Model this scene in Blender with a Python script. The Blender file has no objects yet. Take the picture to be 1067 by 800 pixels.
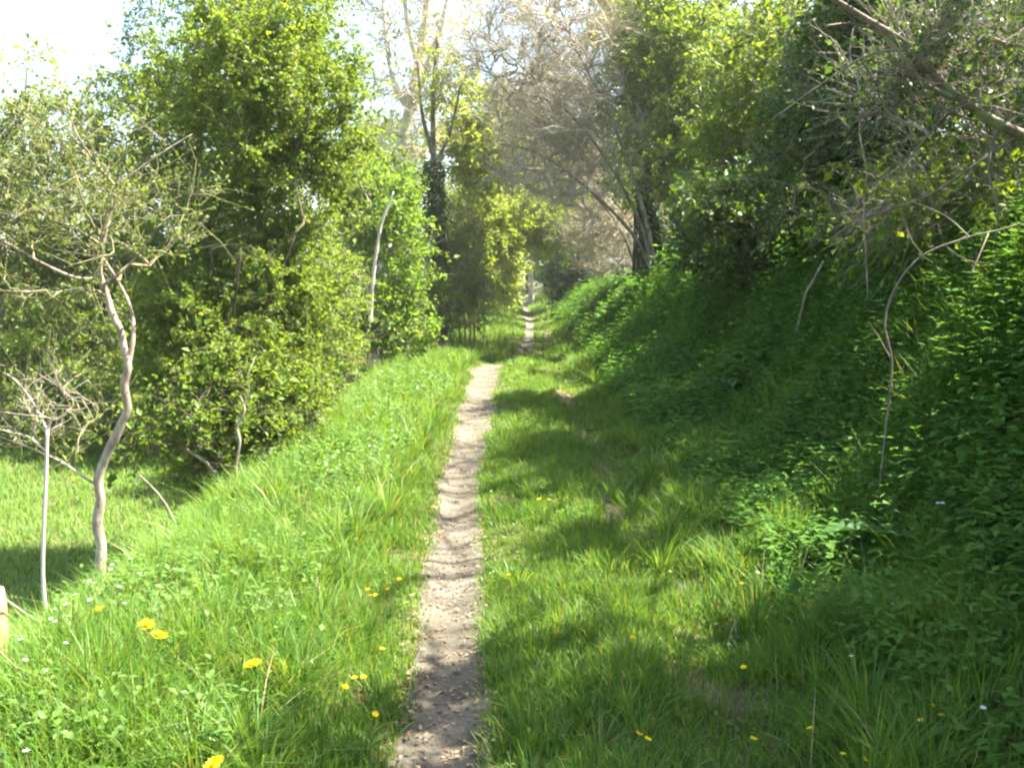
import bpy, math
import numpy as np
from mathutils import Vector

R0 = np.random.default_rng(11)
scene = bpy.context.scene
COL = scene.collection
PI = math.pi

# ------------------------------------------------------------------ camera geometry
CAM_Z, FPX, HORIZ = 1.6, 1037.0, 290.0
PITCH = math.atan((400.0 - HORIZ) / FPX)


def at(px, py, D):
    """world point at distance D (along +Y) seen at pixel (px, py) of the 1067x800 photograph"""
    u, v = (px - 533.5) / FPX, (400.0 - py) / FPX
    d = np.array([u, math.cos(PITCH) + math.sin(PITCH) * v, -math.sin(PITCH) + math.cos(PITCH) * v])
    return np.array([0, 0, CAM_Z]) + d * (D / d[1])


def sm(a, b, x):
    t = np.clip((x - a) / (b - a), 0, 1)
    return t * t * (3 - 2 * t)


def vnoise(x, y, s, seed=0):
    """smooth 2-D value noise in 0..1"""
    x, y = np.asarray(x, float) / s, np.asarray(y, float) / s
    xi, yi = np.floor(x), np.floor(y)
    fx, fy = x - xi, y - yi
    fx, fy = fx * fx * (3 - 2 * fx), fy * fy * (3 - 2 * fy)

    def h(a, b):
        q = np.sin(a * 127.1 + b * 311.7 + seed * 74.7) * 43758.5453
        return q - np.floor(q)
    return (h(xi, yi) * (1 - fx) + h(xi + 1, yi) * fx) * (1 - fy) + (h(xi, yi + 1) * (1 - fx) + h(xi + 1, yi + 1) * fx) * fy


def path_x(y):
    return np.interp(y, [0, 3.3, 5.3, 8, 11, 17, 21, 27, 34, 60, 120], [-.22, -.25, -.33, -.43, -.45, -.44, -.1, .45, .62, .8, .9])


def path_w(y):
    return np.interp(y, [0, 3.3, 5.3, 8, 11, 17, 27, 60], [.25, .25, .25, .26, .34, .38, .22, .28])


def H(x, y):
    x, y = np.asarray(x, float), np.asarray(y, float)
    prof = np.interp(y, [-50, 14, 18, 20.5, 24, 28, 60, 120, 400], [0, 0, .06, -.12, -.30, -.02, .05, .3, 1.0])
    hb = np.interp(y, [-20, 4, 15, 26, 40, 60, 400], [1.85, 1.85, 1.75, 1.35, .9, .7, .6])
    wob = (vnoise(y, y * 0, 3.1, 5) - .5) * .35
    bank = sm(1.45, 3.25, x + wob) * hb + np.maximum(x - 3.2, 0) * .05
    drop = np.interp(y, [-20, 10, 16, 24, 40, 400], [1.25, 1.25, 1.0, .5, .35, .3])
    left = -sm(-1.75, -3.5, x + wob * .5) * drop - np.clip(-x - 4.4, 0, 60) * .012
    berm = .05 * np.exp(-((x + 1.3) / .4) ** 2)
    rut = -.06 * np.exp(-((x - .85) / .22) ** 2)
    trail = -.05 * np.exp(-((x - path_x(y)) / (path_w(y) * .6)) ** 2)
    bump = (vnoise(x, y, .9, 1) - .5) * .07 + (vnoise(x, y, .28, 2) - .5) * .03
    flat = np.exp(-((x - path_x(y)) / .35) ** 2)
    return prof + bank + left + berm + rut + trail + bump * (1 - .7 * flat)


def gpt(px, py):
    """where the pixel's ray meets the ground"""
    D = np.linspace(2.5, 90, 6000)
    P = np.array([at(px, py, d) for d in (1.0, 2.0)])
    o, s = P[0] - (P[1] - P[0]), P[1] - P[0]
    pts = o + s * D[:, None]
    k = np.argmax(pts[:, 2] <= H(pts[:, 0], pts[:, 1]))
    return pts[k]


# ------------------------------------------------------------------ mesh helpers
def mesh_obj(name, V, faces, mat, parent=None, smooth=False, loc=None):
    """faces: list of (n,k) index arrays"""
    me = bpy.data.meshes.new(name)
    V = np.asarray(V, np.float32)
    if loc is not None:
        V = V - np.asarray(loc, np.float32)
    faces = [np.asarray(f, np.int32) for f in faces if len(f)]
    me.vertices.add(len(V))
    me.vertices.foreach_set('co', V.ravel())
    nl = sum(f.size for f in faces)
    npoly = sum(len(f) for f in faces)
    me.loops.add(nl)
    me.polygons.add(npoly)
    me.loops.foreach_set('vertex_index', np.concatenate([f.ravel() for f in faces]))
    st, o = [], 0
    for f in faces:
        st.append(o + np.arange(len(f)) * f.shape[1])
        o += f.size
    me.polygons.foreach_set('loop_start', np.concatenate(st).astype(np.int32))
    if smooth:
        me.polygons.foreach_set('use_smooth', np.ones(npoly, bool))
    me.update(calc_edges=True)
    me.materials.append(mat)
    ob = bpy.data.objects.new(name, me)
    COL.objects.link(ob)
    if parent is not None:
        ob.parent = parent
    elif loc is not None:
        ob.location = [float(c) for c in loc]
    return ob


def thing(name, label, cat, loc, group=None):
    o = bpy.data.objects.new(name, None)
    COL.objects.link(o)
    o.location = [float(c) for c in loc]
    o.empty_display_size = .1
    o['label'] = label
    o['category'] = cat
    if group:
        o['group'] = group
    return o


def tag(o, label, cat, group=None):
    o['label'] = label
    o['category'] = cat
    if group:
        o['group'] = group
    return o


def kind(o, k, label=None, cat=None):
    o['kind'] = k
    if label:
        o['label'] = label
    if cat:
        o['category'] = cat
    return o


def dup(root, loc, rotz=0., scale=1., label=None, group=None):
    r = root.copy()
    COL.objects.link(r)
    r.location = [float(c) for c in loc]
    r.rotation_euler = (0, 0, rotz)
    r.scale = (scale,) * 3 if np.isscalar(scale) else scale
    if label:
        r['label'] = label
    if group:
        r['group'] = group
    for ch in list(root.children):
        c = ch.copy()
        COL.objects.link(c)
        c.parent = r
        for g in ch.children:
            d = g.copy()
            COL.objects.link(d)
            d.parent = c
    return r


def nrm(v):
    return v / np.maximum(np.linalg.norm(v, axis=-1, keepdims=True), 1e-9)


class Geo:
    def __init__(s):
        s.V, s.F, s.n = [], {}, 0

    def add(s, V, *faces):
        for f in faces:
            s.F.setdefault(f.shape[1], []).append(f + s.n)
        s.V.append(V)
        s.n += len(V)

    def build(s, name, mat, parent=None, smooth=False, loc=None):
        if not s.n:
            return None
        return mesh_obj(name, np.concatenate(s.V), [np.concatenate(f) for f in s.F.values()], mat, parent, smooth, loc)


def tubes(P, R, sides, cap=False):
    """P (B,n,3), R (B,n) -> verts, quads (, caps)"""
    B, n, _ = P.shape
    T = np.gradient(P, axis=1)
    T = nrm(T)
    main = nrm(P[:, -1] - P[:, 0])
    ref = np.where(np.abs(main[:, 2:3]) < .8, np.array([[0, 0, 1.]]), np.array([[1., 0, 0]]))
    U = nrm(np.cross(T, ref[:, None, :]))
    W = np.cross(T, U)
    a = np.linspace(0, 2 * PI, sides, endpoint=False)
    V = P[:, :, None, :] + R[:, :, None, None] * (np.cos(a)[None, None, :, None] * U[:, :, None, :] + np.sin(a)[None, None, :, None] * W[:, :, None, :])
    base = (np.arange(B) * n * sides)[:, None, None]
    i = (np.arange(n - 1) * sides)[None, :, None]
    k = np.arange(sides)[None, None, :]
    k2 = (np.arange(sides) + 1)[None, None, :] % sides
    Q = np.stack([base + i + k, base + i + k2, base + i + sides + k2, base + i + sides + k], -1).reshape(-1, 4)
    out = [V.reshape(-1, 3), Q]
    if cap:
        out.append((base[:, :, 0] + (n - 1) * sides + np.arange(sides)[None]).astype(int))
    return out


def resample(pts, n, jit=0., rng=R0):
    pts = np.asarray(pts, float)
    m = len(pts)
    t = np.linspace(0, m - 1, n)
    out = np.empty((n, 3))
    for i, tt in enumerate(t):            # Catmull-Rom
        k = min(int(tt), m - 2)
        f = tt - k
        p0, p1, p2, p3 = pts[max(k - 1, 0)], pts[k], pts[k + 1], pts[min(k + 2, m - 1)]
        out[i] = .5 * (2 * p1 + (p2 - p0) * f + (2 * p0 - 5 * p1 + 4 * p2 - p3) * f * f + (3 * p1 - p0 - 3 * p2 + p3) * f ** 3)
    if jit:
        out[1:] += rng.normal(0, jit, (n - 1, 3))
    return out


def leaf_mesh(P, D, N, L, W, curl=.25, fine=False):
    """P base points, D directions, N rough normals, L lengths, W widths"""
    n = len(P)
    D = nrm(D)
    S = nrm(np.cross(D, N))
    N = np.cross(S, D)
    L, W = L[:, None], W[:, None]
    if fine:
        mid = P + D * L * .5 - N * W * .18
        V = np.stack([P, P + D * L * .42 + S * W * .5, P + D * L * .97 - N * L * curl, P + D * L * .42 - S * W * .5, mid], 1).reshape(-1, 3)
        F = np.array([[0, 4, 1], [1, 4, 2], [0, 3, 4], [3, 2, 4]])
    else:
        V = np.stack([P, P + D * L * .45 + S * W * .5 + N * W * .15, P + D * L - N * L * curl, P + D * L * .45 - S * W * .5 + N * W * .15], 1).reshape(-1, 3)
        F = np.array([[0, 2, 1], [0, 3, 2]])
    k = V.shape[0] // n
    return V, (np.arange(n)[:, None, None] * k + F[None]).reshape(-1, 3)


def rdir(rng, n):
    return nrm(rng.normal(0, 1, (n, 3)))


# ------------------------------------------------------------------ materials
def new_mat(name):
    m = bpy.data.materials.new(name)
    m.use_nodes = True
    m.node_tree.nodes.clear()
    return m, m.node_tree.nodes, m.node_tree.links


def leaf_mat(name, cols, trans=.4, rough=.55, tcol=None, spec=.25, patch=None):
    """cols: 2-4 colours the leaves are drawn from, one per leaf; patch: (colour, amount) a drift of another hue at metre scale"""
    m, N, L = new_mat(name)
    geo = N.new('ShaderNodeNewGeometry')
    ramp = N.new('ShaderNodeValToRGB')
    ramp.color_ramp.interpolation = 'LINEAR'
    el = ramp.color_ramp.elements
    for i, c in enumerate(cols):
        e = el[i] if i < 2 else el.new(1)
        e.position = i / (len(cols) - 1)
        e.color = (*c, 1)
    L.new(geo.outputs['Random Per Island'], ramp.inputs['Fac'])
    tc = N.new('ShaderNodeTexCoord')
    noi = N.new('ShaderNodeTexNoise')
    noi.inputs['Scale'].default_value = 1.3
    noi.inputs['Detail'].default_value = 2
    L.new(tc.outputs['Object'], noi.inputs['Vector'])
    mix = N.new('ShaderNodeMix')
    mix.data_type = 'RGBA'
    mix.blend_type = 'MIX'
    fac = N.new('ShaderNodeMapRange')
    fac.inputs['From Min'].default_value = .42
    fac.inputs['From Max'].default_value = .68
    fac.inputs['To Max'].default_value = patch[1] if patch else 0
    L.new(noi.outputs['Fac'], fac.inputs['Value'])
    L.new(fac.outputs['Result'], mix.inputs['Factor'])
    L.new(ramp.outputs['Color'], mix.inputs['A'])
    mix.inputs['B'].default_value = (*(patch[0] if patch else cols[0]), 1)
    pb = N.new('ShaderNodeBsdfPrincipled')
    pb.inputs['Roughness'].default_value = rough
    pb.inputs['Specular IOR Level'].default_value = spec
    L.new(mix.outputs['Result'], pb.inputs['Base Color'])
    tr = N.new('ShaderNodeBsdfTranslucent')
    hs = N.new('ShaderNodeMix')
    hs.data_type = 'RGBA'
    hs.blend_type = 'MULTIPLY'
    hs.inputs['Factor'].default_value = 1
    hs.inputs['B'].default_value = (*(tcol or (1.5, 1.35, .7)), 1)
    L.new(mix.outputs['Result'], hs.inputs['A'])
    L.new(hs.outputs['Result'], tr.inputs['Color'])
    mx = N.new('ShaderNodeMixShader')
    mx.inputs['Fac'].default_value = trans
    L.new(pb.outputs[0], mx.inputs[1])
    L.new(tr.outputs[0], mx.inputs[2])
    out = N.new('ShaderNodeOutputMaterial')
    L.new(mx.outputs[0], out.inputs['Surface'])
    return m


def bark_mat(name, c1, c2, scale=14., lichen=None, bump=.5):
    m, N, L = new_mat(name)
    tc = N.new('ShaderNodeTexCoord')
    mp = N.new('ShaderNodeMapping')
    mp.inputs['Scale'].default_value = (1, 1, .3)
    L.new(tc.outputs['Object'], mp.inputs['Vector'])
    noi = N.new('ShaderNodeTexNoise')
    noi.inputs['Scale'].default_value = scale
    noi.inputs['Detail'].default_value = 6
    noi.inputs['Roughness'].default_value = .65
    L.new(mp.outputs[0], noi.inputs['Vector'])
    ramp = N.new('ShaderNodeValToRGB')
    el = ramp.color_ramp.elements
    el[0].position, el[0].color = .35, (*c1, 1)
    el[1].position, el[1].color = .65, (*c2, 1)
    L.new(noi.outputs['Fac'], ramp.inputs['Fac'])
    col = ramp.outputs['Color']
    if lichen:
        n2 = N.new('ShaderNodeTexNoise')
        n2.inputs['Scale'].default_value = 5
        n2.inputs['Detail'].default_value = 4
        L.new(tc.outputs['Object'], n2.inputs['Vector'])
        mr = N.new('ShaderNodeMapRange')
        mr.inputs['From Min'].default_value = .52
        mr.inputs['From Max'].default_value = .62
        L.new(n2.outputs['Fac'], mr.inputs['Value'])
        mix = N.new('ShaderNodeMix')
        mix.data_type = 'RGBA'
        L.new(mr.outputs[0], mix.inputs['Factor'])
        L.new(col, mix.inputs['A'])
        mix.inputs['B'].default_value = (*lichen, 1)
        col = mix.outputs['Result']
    pb = N.new('ShaderNodeBsdfPrincipled')
    pb.inputs['Roughness'].default_value = .85
    pb.inputs['Specular IOR Level'].default_value = .2
    L.new(col, pb.inputs['Base Color'])
    bp = N.new('ShaderNodeBump')
    bp.inputs['Strength'].default_value = bump
    bp.inputs['Distance'].default_value = .02
    L.new(noi.outputs['Fac'], bp.inputs['Height'])
    L.new(bp.outputs[0], pb.inputs['Normal'])
    out = N.new('ShaderNodeOutputMaterial')
    L.new(pb.outputs[0], out.inputs['Surface'])
    return m


def earth_mat(name, cols, s1=3., s2=40., bump=.6):
    m, N, L = new_mat(name)
    tc = N.new('ShaderNodeTexCoord')
    a = N.new('ShaderNodeTexNoise')
    a.inputs['Scale'].default_value = s1
    a.inputs['Detail'].default_value = 8
    a.inputs['Roughness'].default_value = .6
    b = N.new('ShaderNodeTexNoise')
    b.inputs['Scale'].default_value = s2
    b.inputs['Detail'].default_value = 5
    b.inputs['Roughness'].default_value = .7
    L.new(tc.outputs['Object'], a.inputs['Vector'])
    L.new(tc.outputs['Object'], b.inputs['Vector'])
    ad = N.new('ShaderNodeMath')
    ad.operation = 'MULTIPLY_ADD'
    L.new(b.outputs['Fac'], ad.inputs[0])
    ad.inputs[1].default_value = .6
    L.new(a.outputs['Fac'], ad.inputs[2])
    ramp = N.new('ShaderNodeValToRGB')
    el = ramp.color_ramp.elements
    for i, c in enumerate(cols):
        e = el[i] if i < 2 else el.new(1)
        e.position = .55 + .5 * i / (len(cols) - 1)
        e.color = (*c, 1)
    L.new(ad.outputs[0], ramp.inputs['Fac'])
    pb = N.new('ShaderNodeBsdfPrincipled')
    pb.inputs['Roughness'].default_value = .95
    pb.inputs['Specular IOR Level'].default_value = .1
    L.new(ramp.outputs['Color'], pb.inputs['Base Color'])
    bp = N.new('ShaderNodeBump')
    bp.inputs['Strength'].default_value = bump
    bp.inputs['Distance'].default_value = .03
    L.new(ad.outputs[0], bp.inputs['Height'])
    L.new(bp.outputs[0], pb.inputs['Normal'])
    out = N.new('ShaderNodeOutputMaterial')
    L.new(pb.outputs[0], out.inputs['Surface'])
    return m


M = {}
M['grass'] = leaf_mat('grass_blades', [(.048, .14, .017), (.072, .19, .021), (.115, .235, .03), (.23, .27, .08)], .48, .5, (1.75, 1.35, .6), .25, ((.12, .23, .033), .6))
M['meadow'] = leaf_mat('meadow_blades', [(.12, .23, .04), (.16, .28, .055), (.21, .31, .08)], .5, .5, (1.4, 1.3, .6), .25)
M['herb'] = leaf_mat('herb_leaves', [(.05, .13, .02), (.074, .175, .026), (.105, .21, .035)], .4, .65, (1.6, 1.4, .6), .1, ((.10, .20, .035), .55))
M['verge_herb'] = leaf_mat('verge_herb_leaves', [(.07, .15, .025), (.10, .19, .03), (.13, .22, .045)], .4, .5, (1.4, 1.3, .6), .3)
M['fresh'] = leaf_mat('fresh_leaves', [(.09, .18, .022), (.13, .235, .028), (.19, .27, .035)], .5, .5, (1.5, 1.35, .6), .3)
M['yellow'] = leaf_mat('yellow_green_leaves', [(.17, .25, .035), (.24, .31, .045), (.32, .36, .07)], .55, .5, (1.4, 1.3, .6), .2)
M['mid'] = leaf_mat('mid_green_leaves', [(.07, .14, .02), (.115, .20, .026), (.18, .265, .038)], .52, .5, (1.75, 1.4, .6), .3)
M['olive'] = leaf_mat('olive_leaves', [(.085, .135, .03), (.125, .18, .036), (.18, .22, .052)], .45, .5, (1.4, 1.3, .65), .3)
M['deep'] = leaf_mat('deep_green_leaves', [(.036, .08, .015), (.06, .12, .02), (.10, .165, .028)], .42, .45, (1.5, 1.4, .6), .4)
M['ivy'] = leaf_mat('ivy_leaves', [(.03, .07, .014), (.045, .095, .018), (.07, .13, .025)], .3, .55, (1.4, 1.4, .6), .25)
M['dock'] = leaf_mat('dock_leaf', [(.04, .10, .025), (.05, .115, .03)], .25, .5, (1.4, 1.4, .6), .25)
M['bark'] = bark_mat('grey_brown_bark', (.10, .08, .06), (.24, .20, .15), 14, (.22, .24, .14))
M['dark_bark'] = bark_mat('dark_bark', (.05, .04, .03), (.13, .10, .075), 12)
M['pale_bark'] = bark_mat('pale_bark', (.13, .10, .075), (.42, .35, .27), 16, (.46, .42, .33))
M['cream_bark'] = bark_mat('bleached_bark', (.42, .38, .31), (.62, .57, .48), 9)
M['twig'] = bark_mat('grey_twigs', (.19, .16, .12), (.36, .31, .24), 20, None, .1)
M['pale_twig'] = bark_mat('pale_twigs', (.30, .265, .19), (.52, .465, .34), 20, None, .1)
M['dark_twig'] = bark_mat('brown_twigs', (.08, .06, .045), (.18, .14, .105), 20, None, .1)
M['olive_twig'] = bark_mat('olive_twigs', (.11, .11, .05), (.24, .22, .115), 20, None, .1)
M['red_bark'] = bark_mat('reddish_bark', (.14, .075, .05), (.30, .19, .14), 12)
M['post'] = bark_mat('weathered_post', (.30, .17, .08), (.50, .33, .18), 18)
M['soil'] = earth_mat('woodland_soil', [(.035, .045, .015), (.06, .075, .02), (.10, .095, .04), (.16, .12, .08)], 2.2, 30)
M['path'] = earth_mat('trodden_earth', [(.072, .063, .044), (.122, .108, .08), (.182, .165, .128)], 2.6, 55, .8)
M['wear'] = earth_mat('bare_soil', [(.06, .045, .03), (.13, .095, .065), (.22, .165, .12)], 6, 60, .8)
M['stone'] = earth_mat('path_stones', [(.09, .08, .06), (.13, .117, .09), (.19, .172, .138)], 20, 90, .3)
M['litter'] = leaf_mat('dead_leaves', [(.16, .10, .06), (.26, .18, .11), (.36, .28, .18)], .2, .7, (1.2, 1, .7), .2)
M['straw'] = leaf_mat('dry_stems', [(.40, .33, .19), (.52, .45, .28)], .25, .6, (1.1, 1, .8), .2)
M['yellow_petal'] = leaf_mat('yellow_petals', [(.80, .66, .012), (.86, .75, .03)], .25, .5, (1.1, 1.05, .5), .2)
M['white_petal'] = leaf_mat('white_petals', [(.72, .72, .70), (.82, .82, .80)], .3, .5, (1.0, 1.0, 1.0), .2)
M['lilac_petal'] = leaf_mat('lilac_petals', [(.42, .38, .55), (.55, .5, .66)], .3, .5, (1.0, 1.0, 1.0), .2)
M['stalk'] = leaf_mat('green_stalks', [(.10, .17, .04), (.16, .21, .06)], .2, .5)
M['wire'] = bark_mat('galvanised_wire', (.35, .34, .32), (.5, .48, .45), 30, None, 0)

# ------------------------------------------------------------------ ground, path, wear
gx = np.unique(np.round(np.concatenate([np.arange(-5, 5.01, .09), 5 + np.geomspace(.12, 250, 46), -5 - np.geomspace(.12, 250, 46)]), 3))
gy = np.unique(np.round(np.concatenate([np.arange(-6, 30, .14), 30 + np.geomspace(.2, 330, 60), -6 - np.geomspace(.3, 60, 16)]), 3))
GX, GY = np.meshgrid(gx, gy)
GZ = H(GX, GY)
nx, ny = len(gx), len(gy)
idx = (np.arange(ny - 1)[:, None] * nx + np.arange(nx - 1)[None]).ravel()
kind(mesh_obj('ground', np.stack([GX, GY, GZ], -1).reshape(-1, 3), [np.stack([idx, idx + 1, idx + nx + 1, idx + nx], 1)], M['soil'], smooth=True), 'structure')


def sheet(name, mat, cx, cy, ux, uy, n, m, lift, edge=.3):
    """a sheet on the ground: cx, cy (m+1) centre line, half-width ux across"""
    t = np.linspace(-1, 1, n)
    X = cx[:, None] + t[None] * ux[:, None]
    Y = np.repeat(cy[:, None], n, 1)
    return X, Y


yy = np.concatenate([np.arange(-1, 30, .1), np.arange(30, 78, .4)])
ww = path_w(yy) * .5 * (1 + .28 * (vnoise(yy, 0 * yy, .55, 3) - .5)) + .03
sh = (vnoise(yy, 0 * yy, 1.3, 4) - .5) * .08
t = np.linspace(-1, 1, 13)
PX = path_x(yy)[:, None] + sh[:, None] + t[None] * ww[:, None] * 1.06
PY = np.repeat(yy[:, None], 13, 1)
PZ = H(PX, PY) + .016 + (vnoise(PX, PY, .12, 8) - .5) * .012 - .012 * np.abs(t)[None] ** 4
n_, m_ = 13, len(yy)
idx = (np.arange(m_ - 1)[:, None] * n_ + np.arange(n_ - 1)[None]).ravel()
kind(mesh_obj('path', np.stack([PX, PY, PZ], -1).reshape(-1, 3), [np.stack([idx, idx + 1, idx + n_ + 1, idx + n_], 1)], M['path'], smooth=True), 'structure')

# worn bare patches of the old wheel track (centre x, y, half sizes)
WEAR = [(.88, 3.72, .27, .2), (.72, 7.0, .16, .5), (.78, 8.6, .17, .75), (.74, 10.4, .16, .7), (.72, 13.2, .18, 1.1), (.95, 5.2, .10, .22), (1.05, 29, .25, 3.0), (1.3, 36, .3, 4)]


def wear_at(x, y):
    w = np.zeros_like(x)
    for cx, cy, a, b in WEAR:
        w = np.maximum(w, 1.25 - np.sqrt(((x - cx) / a) ** 2 + ((y - cy) / b) ** 2) - .35 * vnoise(x, y, .12, 9))
    return np.clip(w, 0, 1)


g = Geo()
for k, (cx, cy, a, b) in enumerate(WEAR):
    nr, na = 8, 28
    th = np.linspace(0, 2 * PI, na, endpoint=False)
    rad = np.linspace(.02, 1, nr)[:, None] * (1 + .3 * np.sin(3 * th + k) * .4 + .2 * np.sin(7 * th + 2 * k) * .5)[None]
    X, Y = cx + a * 1.15 * rad * np.cos(th), cy + b * 1.15 * rad * np.sin(th)
    V = np.stack([X, Y, H(X, Y) + .012 * (1 - np.linspace(0, 1, nr)[:, None] ** 3) - .002], -1).reshape(-1, 3)
    i = np.arange(nr - 1)[:, None] * na
    j, j2 = np.arange(na)[None], (np.arange(na)[None] + 1) % na
    g.add(V, np.stack([i + j, i + na + j, i + na + j2, i + j2], -1).reshape(-1, 4))
kind(g.build('worn_ground', M['wear'], smooth=True), 'structure')


def scatter(n, x0, x1, y0, y1, rng, ypow=1.):
    """random ground points, denser near the camera when ypow > 1"""
    u = rng.random(n)
    y = y0 + (y1 - y0) * u ** ypow
    return rng.uniform(x0, x1, n), y


# pebbles and dead leaf bits on the path
rng = np.random.default_rng(5)
n = 700
y = 2.6 + 22 * rng.random(n) ** 2
s = rng.uniform(-1, 1, n)
x = path_x(y) + s * path_w(y) * .52
r = rng.gamma(1.5, .0022, n) + .002
octa = np.array([[1, 0, 0], [.3, .95, 0], [-.8, .6, 0], [-.8, -.6, 0], [.3, -.95, 0], [.1, 0, .6], [-.1, .1, -.5]], float)
ofc = np.array([[0, 1, 5], [1, 2, 5], [2, 3, 5], [3, 4, 5], [4, 0, 5], [1, 0, 6], [2, 1, 6], [3, 2, 6], [4, 3, 6], [0, 4, 6]])
a = rng.uniform(0, 2 * PI, n)
V = octa[None] * rng.uniform(.6, 1.25, (n, 7, 1)) * r[:, None, None]
V = np.stack([V[..., 0] * np.cos(a)[:, None] - V[..., 1] * np.sin(a)[:, None], V[..., 0] * np.sin(a)[:, None] + V[..., 1] * np.cos(a)[:, None], V[..., 2]], -1)
V += np.stack([x, y, H(x, y) + .02], -1)[:, None]
kind(mesh_obj('gravel', V.reshape(-1, 3), [(np.arange(n)[:, None, None] * 7 + ofc[None]).reshape(-1, 3)], M['stone']), 'stuff', 'small pale stones trodden into the earth path', 'gravel')
n = 2400
y = 2.6 + 16 * rng.random(n) ** 1.6
x = path_x(y) + rng.uniform(-.75, .75, n) * path_w(y)
V, F = leaf_mesh(np.stack([x, y, H(x, y) + .024], -1), rdir(rng, n) * [1, 1, .15], rdir(rng, n) * .4 + [0, 0, 1], rng.uniform(.012, .04, n), rng.uniform(.005, .02, n), .1)
kind(mesh_obj('leaf_litter', V, [F], M['litter']), 'stuff', 'dry brown leaf scraps scattered on the earth path', 'leaf litter')


# ------------------------------------------------------------------ grass
def blades(rng, x, y, h, w, lean, seg=3, az=None, zoff=-.01):
    n = len(x)
    az = rng.uniform(0, 2 * PI, n) if az is None else az
    d = np.stack([np.cos(az), np.sin(az), 0 * az], -1)
    fa = az + PI / 2 + rng.normal(0, .5, n)
    s = np.stack([np.cos(fa), np.sin(fa), 0 * az], -1)
    base = np.stack([x, y, H(x, y) + zoff], -1)
    out = []
    for k in range(seg):
        t = k / seg
        c = base + d * (lean * h * t ** 1.8)[:, None] + np.array([0, 0, 1]) * (h * (t - .28 * lean * t ** 2.2))[:, None]
        ww = (w * (1 - .55 * t ** 1.5))[:, None] * .5
        out += [c - s * ww, c + s * ww]
    out.append(base + d * (lean * h)[:, None] + np.array([0, 0, 1]) * (h * (1 - .28 * lean))[:, None])
    V = np.stack(out, 1)
    k = 2 * seg + 1
    Q = np.array([[2 * i, 2 * i + 1, 2 * i + 3, 2 * i + 2] for i in range(seg - 1)]).reshape(-1, 4)
    T = np.array([[2 * seg - 2, 2 * seg - 1, 2 * seg]])
    b = np.arange(n)[:, None, None] * k
    return V.reshape(-1, 3), (b + Q[None]).reshape(-1, 4), (b + T[None]).reshape(-1, 3)


def grass_height(x, y):
    d = np.abs(x - path_x(y)) - path_w(y) * .5
    ht = np.where(x < path_x(y), np.interp(d, [0, .15, .5, 1.0, 3], [.05, .09, .18, .25, .27]), np.interp(x, [-.3, .2, .6, .8, 1.0, 1.5, 2.4, 3.4], [.07, .11, .11, .075, .11, .22, .30, .28]))
    ht = ht * (.45 + 1.1 * vnoise(x, y, .55, 21)) * (.7 + .6 * vnoise(x, y, .17, 22))
    return np.maximum(ht, .03)


def grass_keep(x, y, rng):
    dp = np.abs(x - path_x(y) - (vnoise(y, 0 * y, 1.3, 4) - .5) * .08) / (path_w(y) * .5 * (1 + .28 * (vnoise(y, 0 * y, .55, 3) - .5)) + .03)
    p = np.clip((dp - .66) * 2.1, 0, 1)
    hid = sm(17.3, 19.0, y) * (1 - sm(25.0, 26.5, y))
    p = np.maximum(p, hid * .9)
    p *= 1 - .93 * wear_at(x, y)
    p *= 1 - .62 * sm(1.45, 2.0, x) * sm(3.5, 5.5, y)
    p *= 1 - .5 * sm(17.2, 18, y) * 0
    p *= .35 + .65 * sm(.25, .5, vnoise(x, y, .33, 23))
    return rng.random(len(x)) < p


rng = np.random.default_rng(21)
g = Geo()
# (count, x0, x1, y0, y1, width, seg)
for cnt, x0, x1, y0, y1, w, seg in [(150000, -3.3, 3.2, 2.5, 6.0, .0055, 3), (110000, -3.5, 3.6, 6, 10.5, .0075, 3), (80000, -3.0, 3.6, 10.5, 18, .010, 2), (70000, -3.2, 3.4, 18, 36, .018, 2), (40000, -4, 4.5, 36, 75, .035, 1)]:
    x, y = scatter(cnt, x0, x1, y0, y1, rng)
    k = grass_keep(x, y, rng)
    k &= ~((np.abs(x) > y * .56 + .5))
    x, y = x[k], y[k]
    h = grass_height(x, y) * rng.uniform(.55, 1.2, len(x)) * np.interp(y, [0, 30, 60], [1, 1.1, 1.5])
    V, Q, T = blades(rng, x, y, h, w * rng.uniform(.6, 1.4, len(x)), rng.gamma(3, .17, len(x)).clip(0, 1.3), seg)
    g.add(V, *([Q, T] if len(Q) else [T]))
# tussocks: blades fanning out of one root
tx = np.concatenate([rng.uniform(-2.5, -.75, 560), rng.uniform(.0, .6, 120), rng.uniform(1.05, 2.3, 330)])
ty = 2.8 + 17 * rng.random(len(tx)) ** 1.5
k = np.abs(tx - path_x(ty)) > path_w(ty) * .5 + .12
tx, ty = tx[k], ty[k]
for (px, py, q) in [(735, 548, 3), (720, 530, 3), (700, 560, 2), (690, 600, 2), (760, 520, 2), (600, 545, 1), (590, 500, 1), (620, 620, 2), (880, 690, 2), (940, 735, 3), (660, 540, 2)]:
    p = gpt(px, py)
    for _ in range(q):
        tx, ty = np.append(tx, p[0] + rng.normal(0, .06)), np.append(ty, p[1] + rng.normal(0, .1))
nb = 60
x = np.repeat(tx, nb) + rng.normal(0, .03, len(tx) * nb)
y = np.repeat(ty, nb) + rng.normal(0, .03, len(tx) * nb)
hh = np.repeat(np.where(np.abs(tx - .3) < .4, .15, .30) * rng.uniform(.7, 1.25, len(tx)), nb) * rng.uniform(.5, 1.15, len(x))
az = np.arctan2(y - np.repeat(ty, nb), x - np.repeat(tx, nb))
V, Q, T = blades(rng, x, y, hh, .0062 * rng.uniform(.6, 1.4, len(x)) * np.interp(y, [3, 6, 20], [.9, 1.1, 2.2]), rng.gamma(4, .17, len(x)).clip(.1, 1.4), 3, az)
g.add(V, Q, T)
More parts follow.
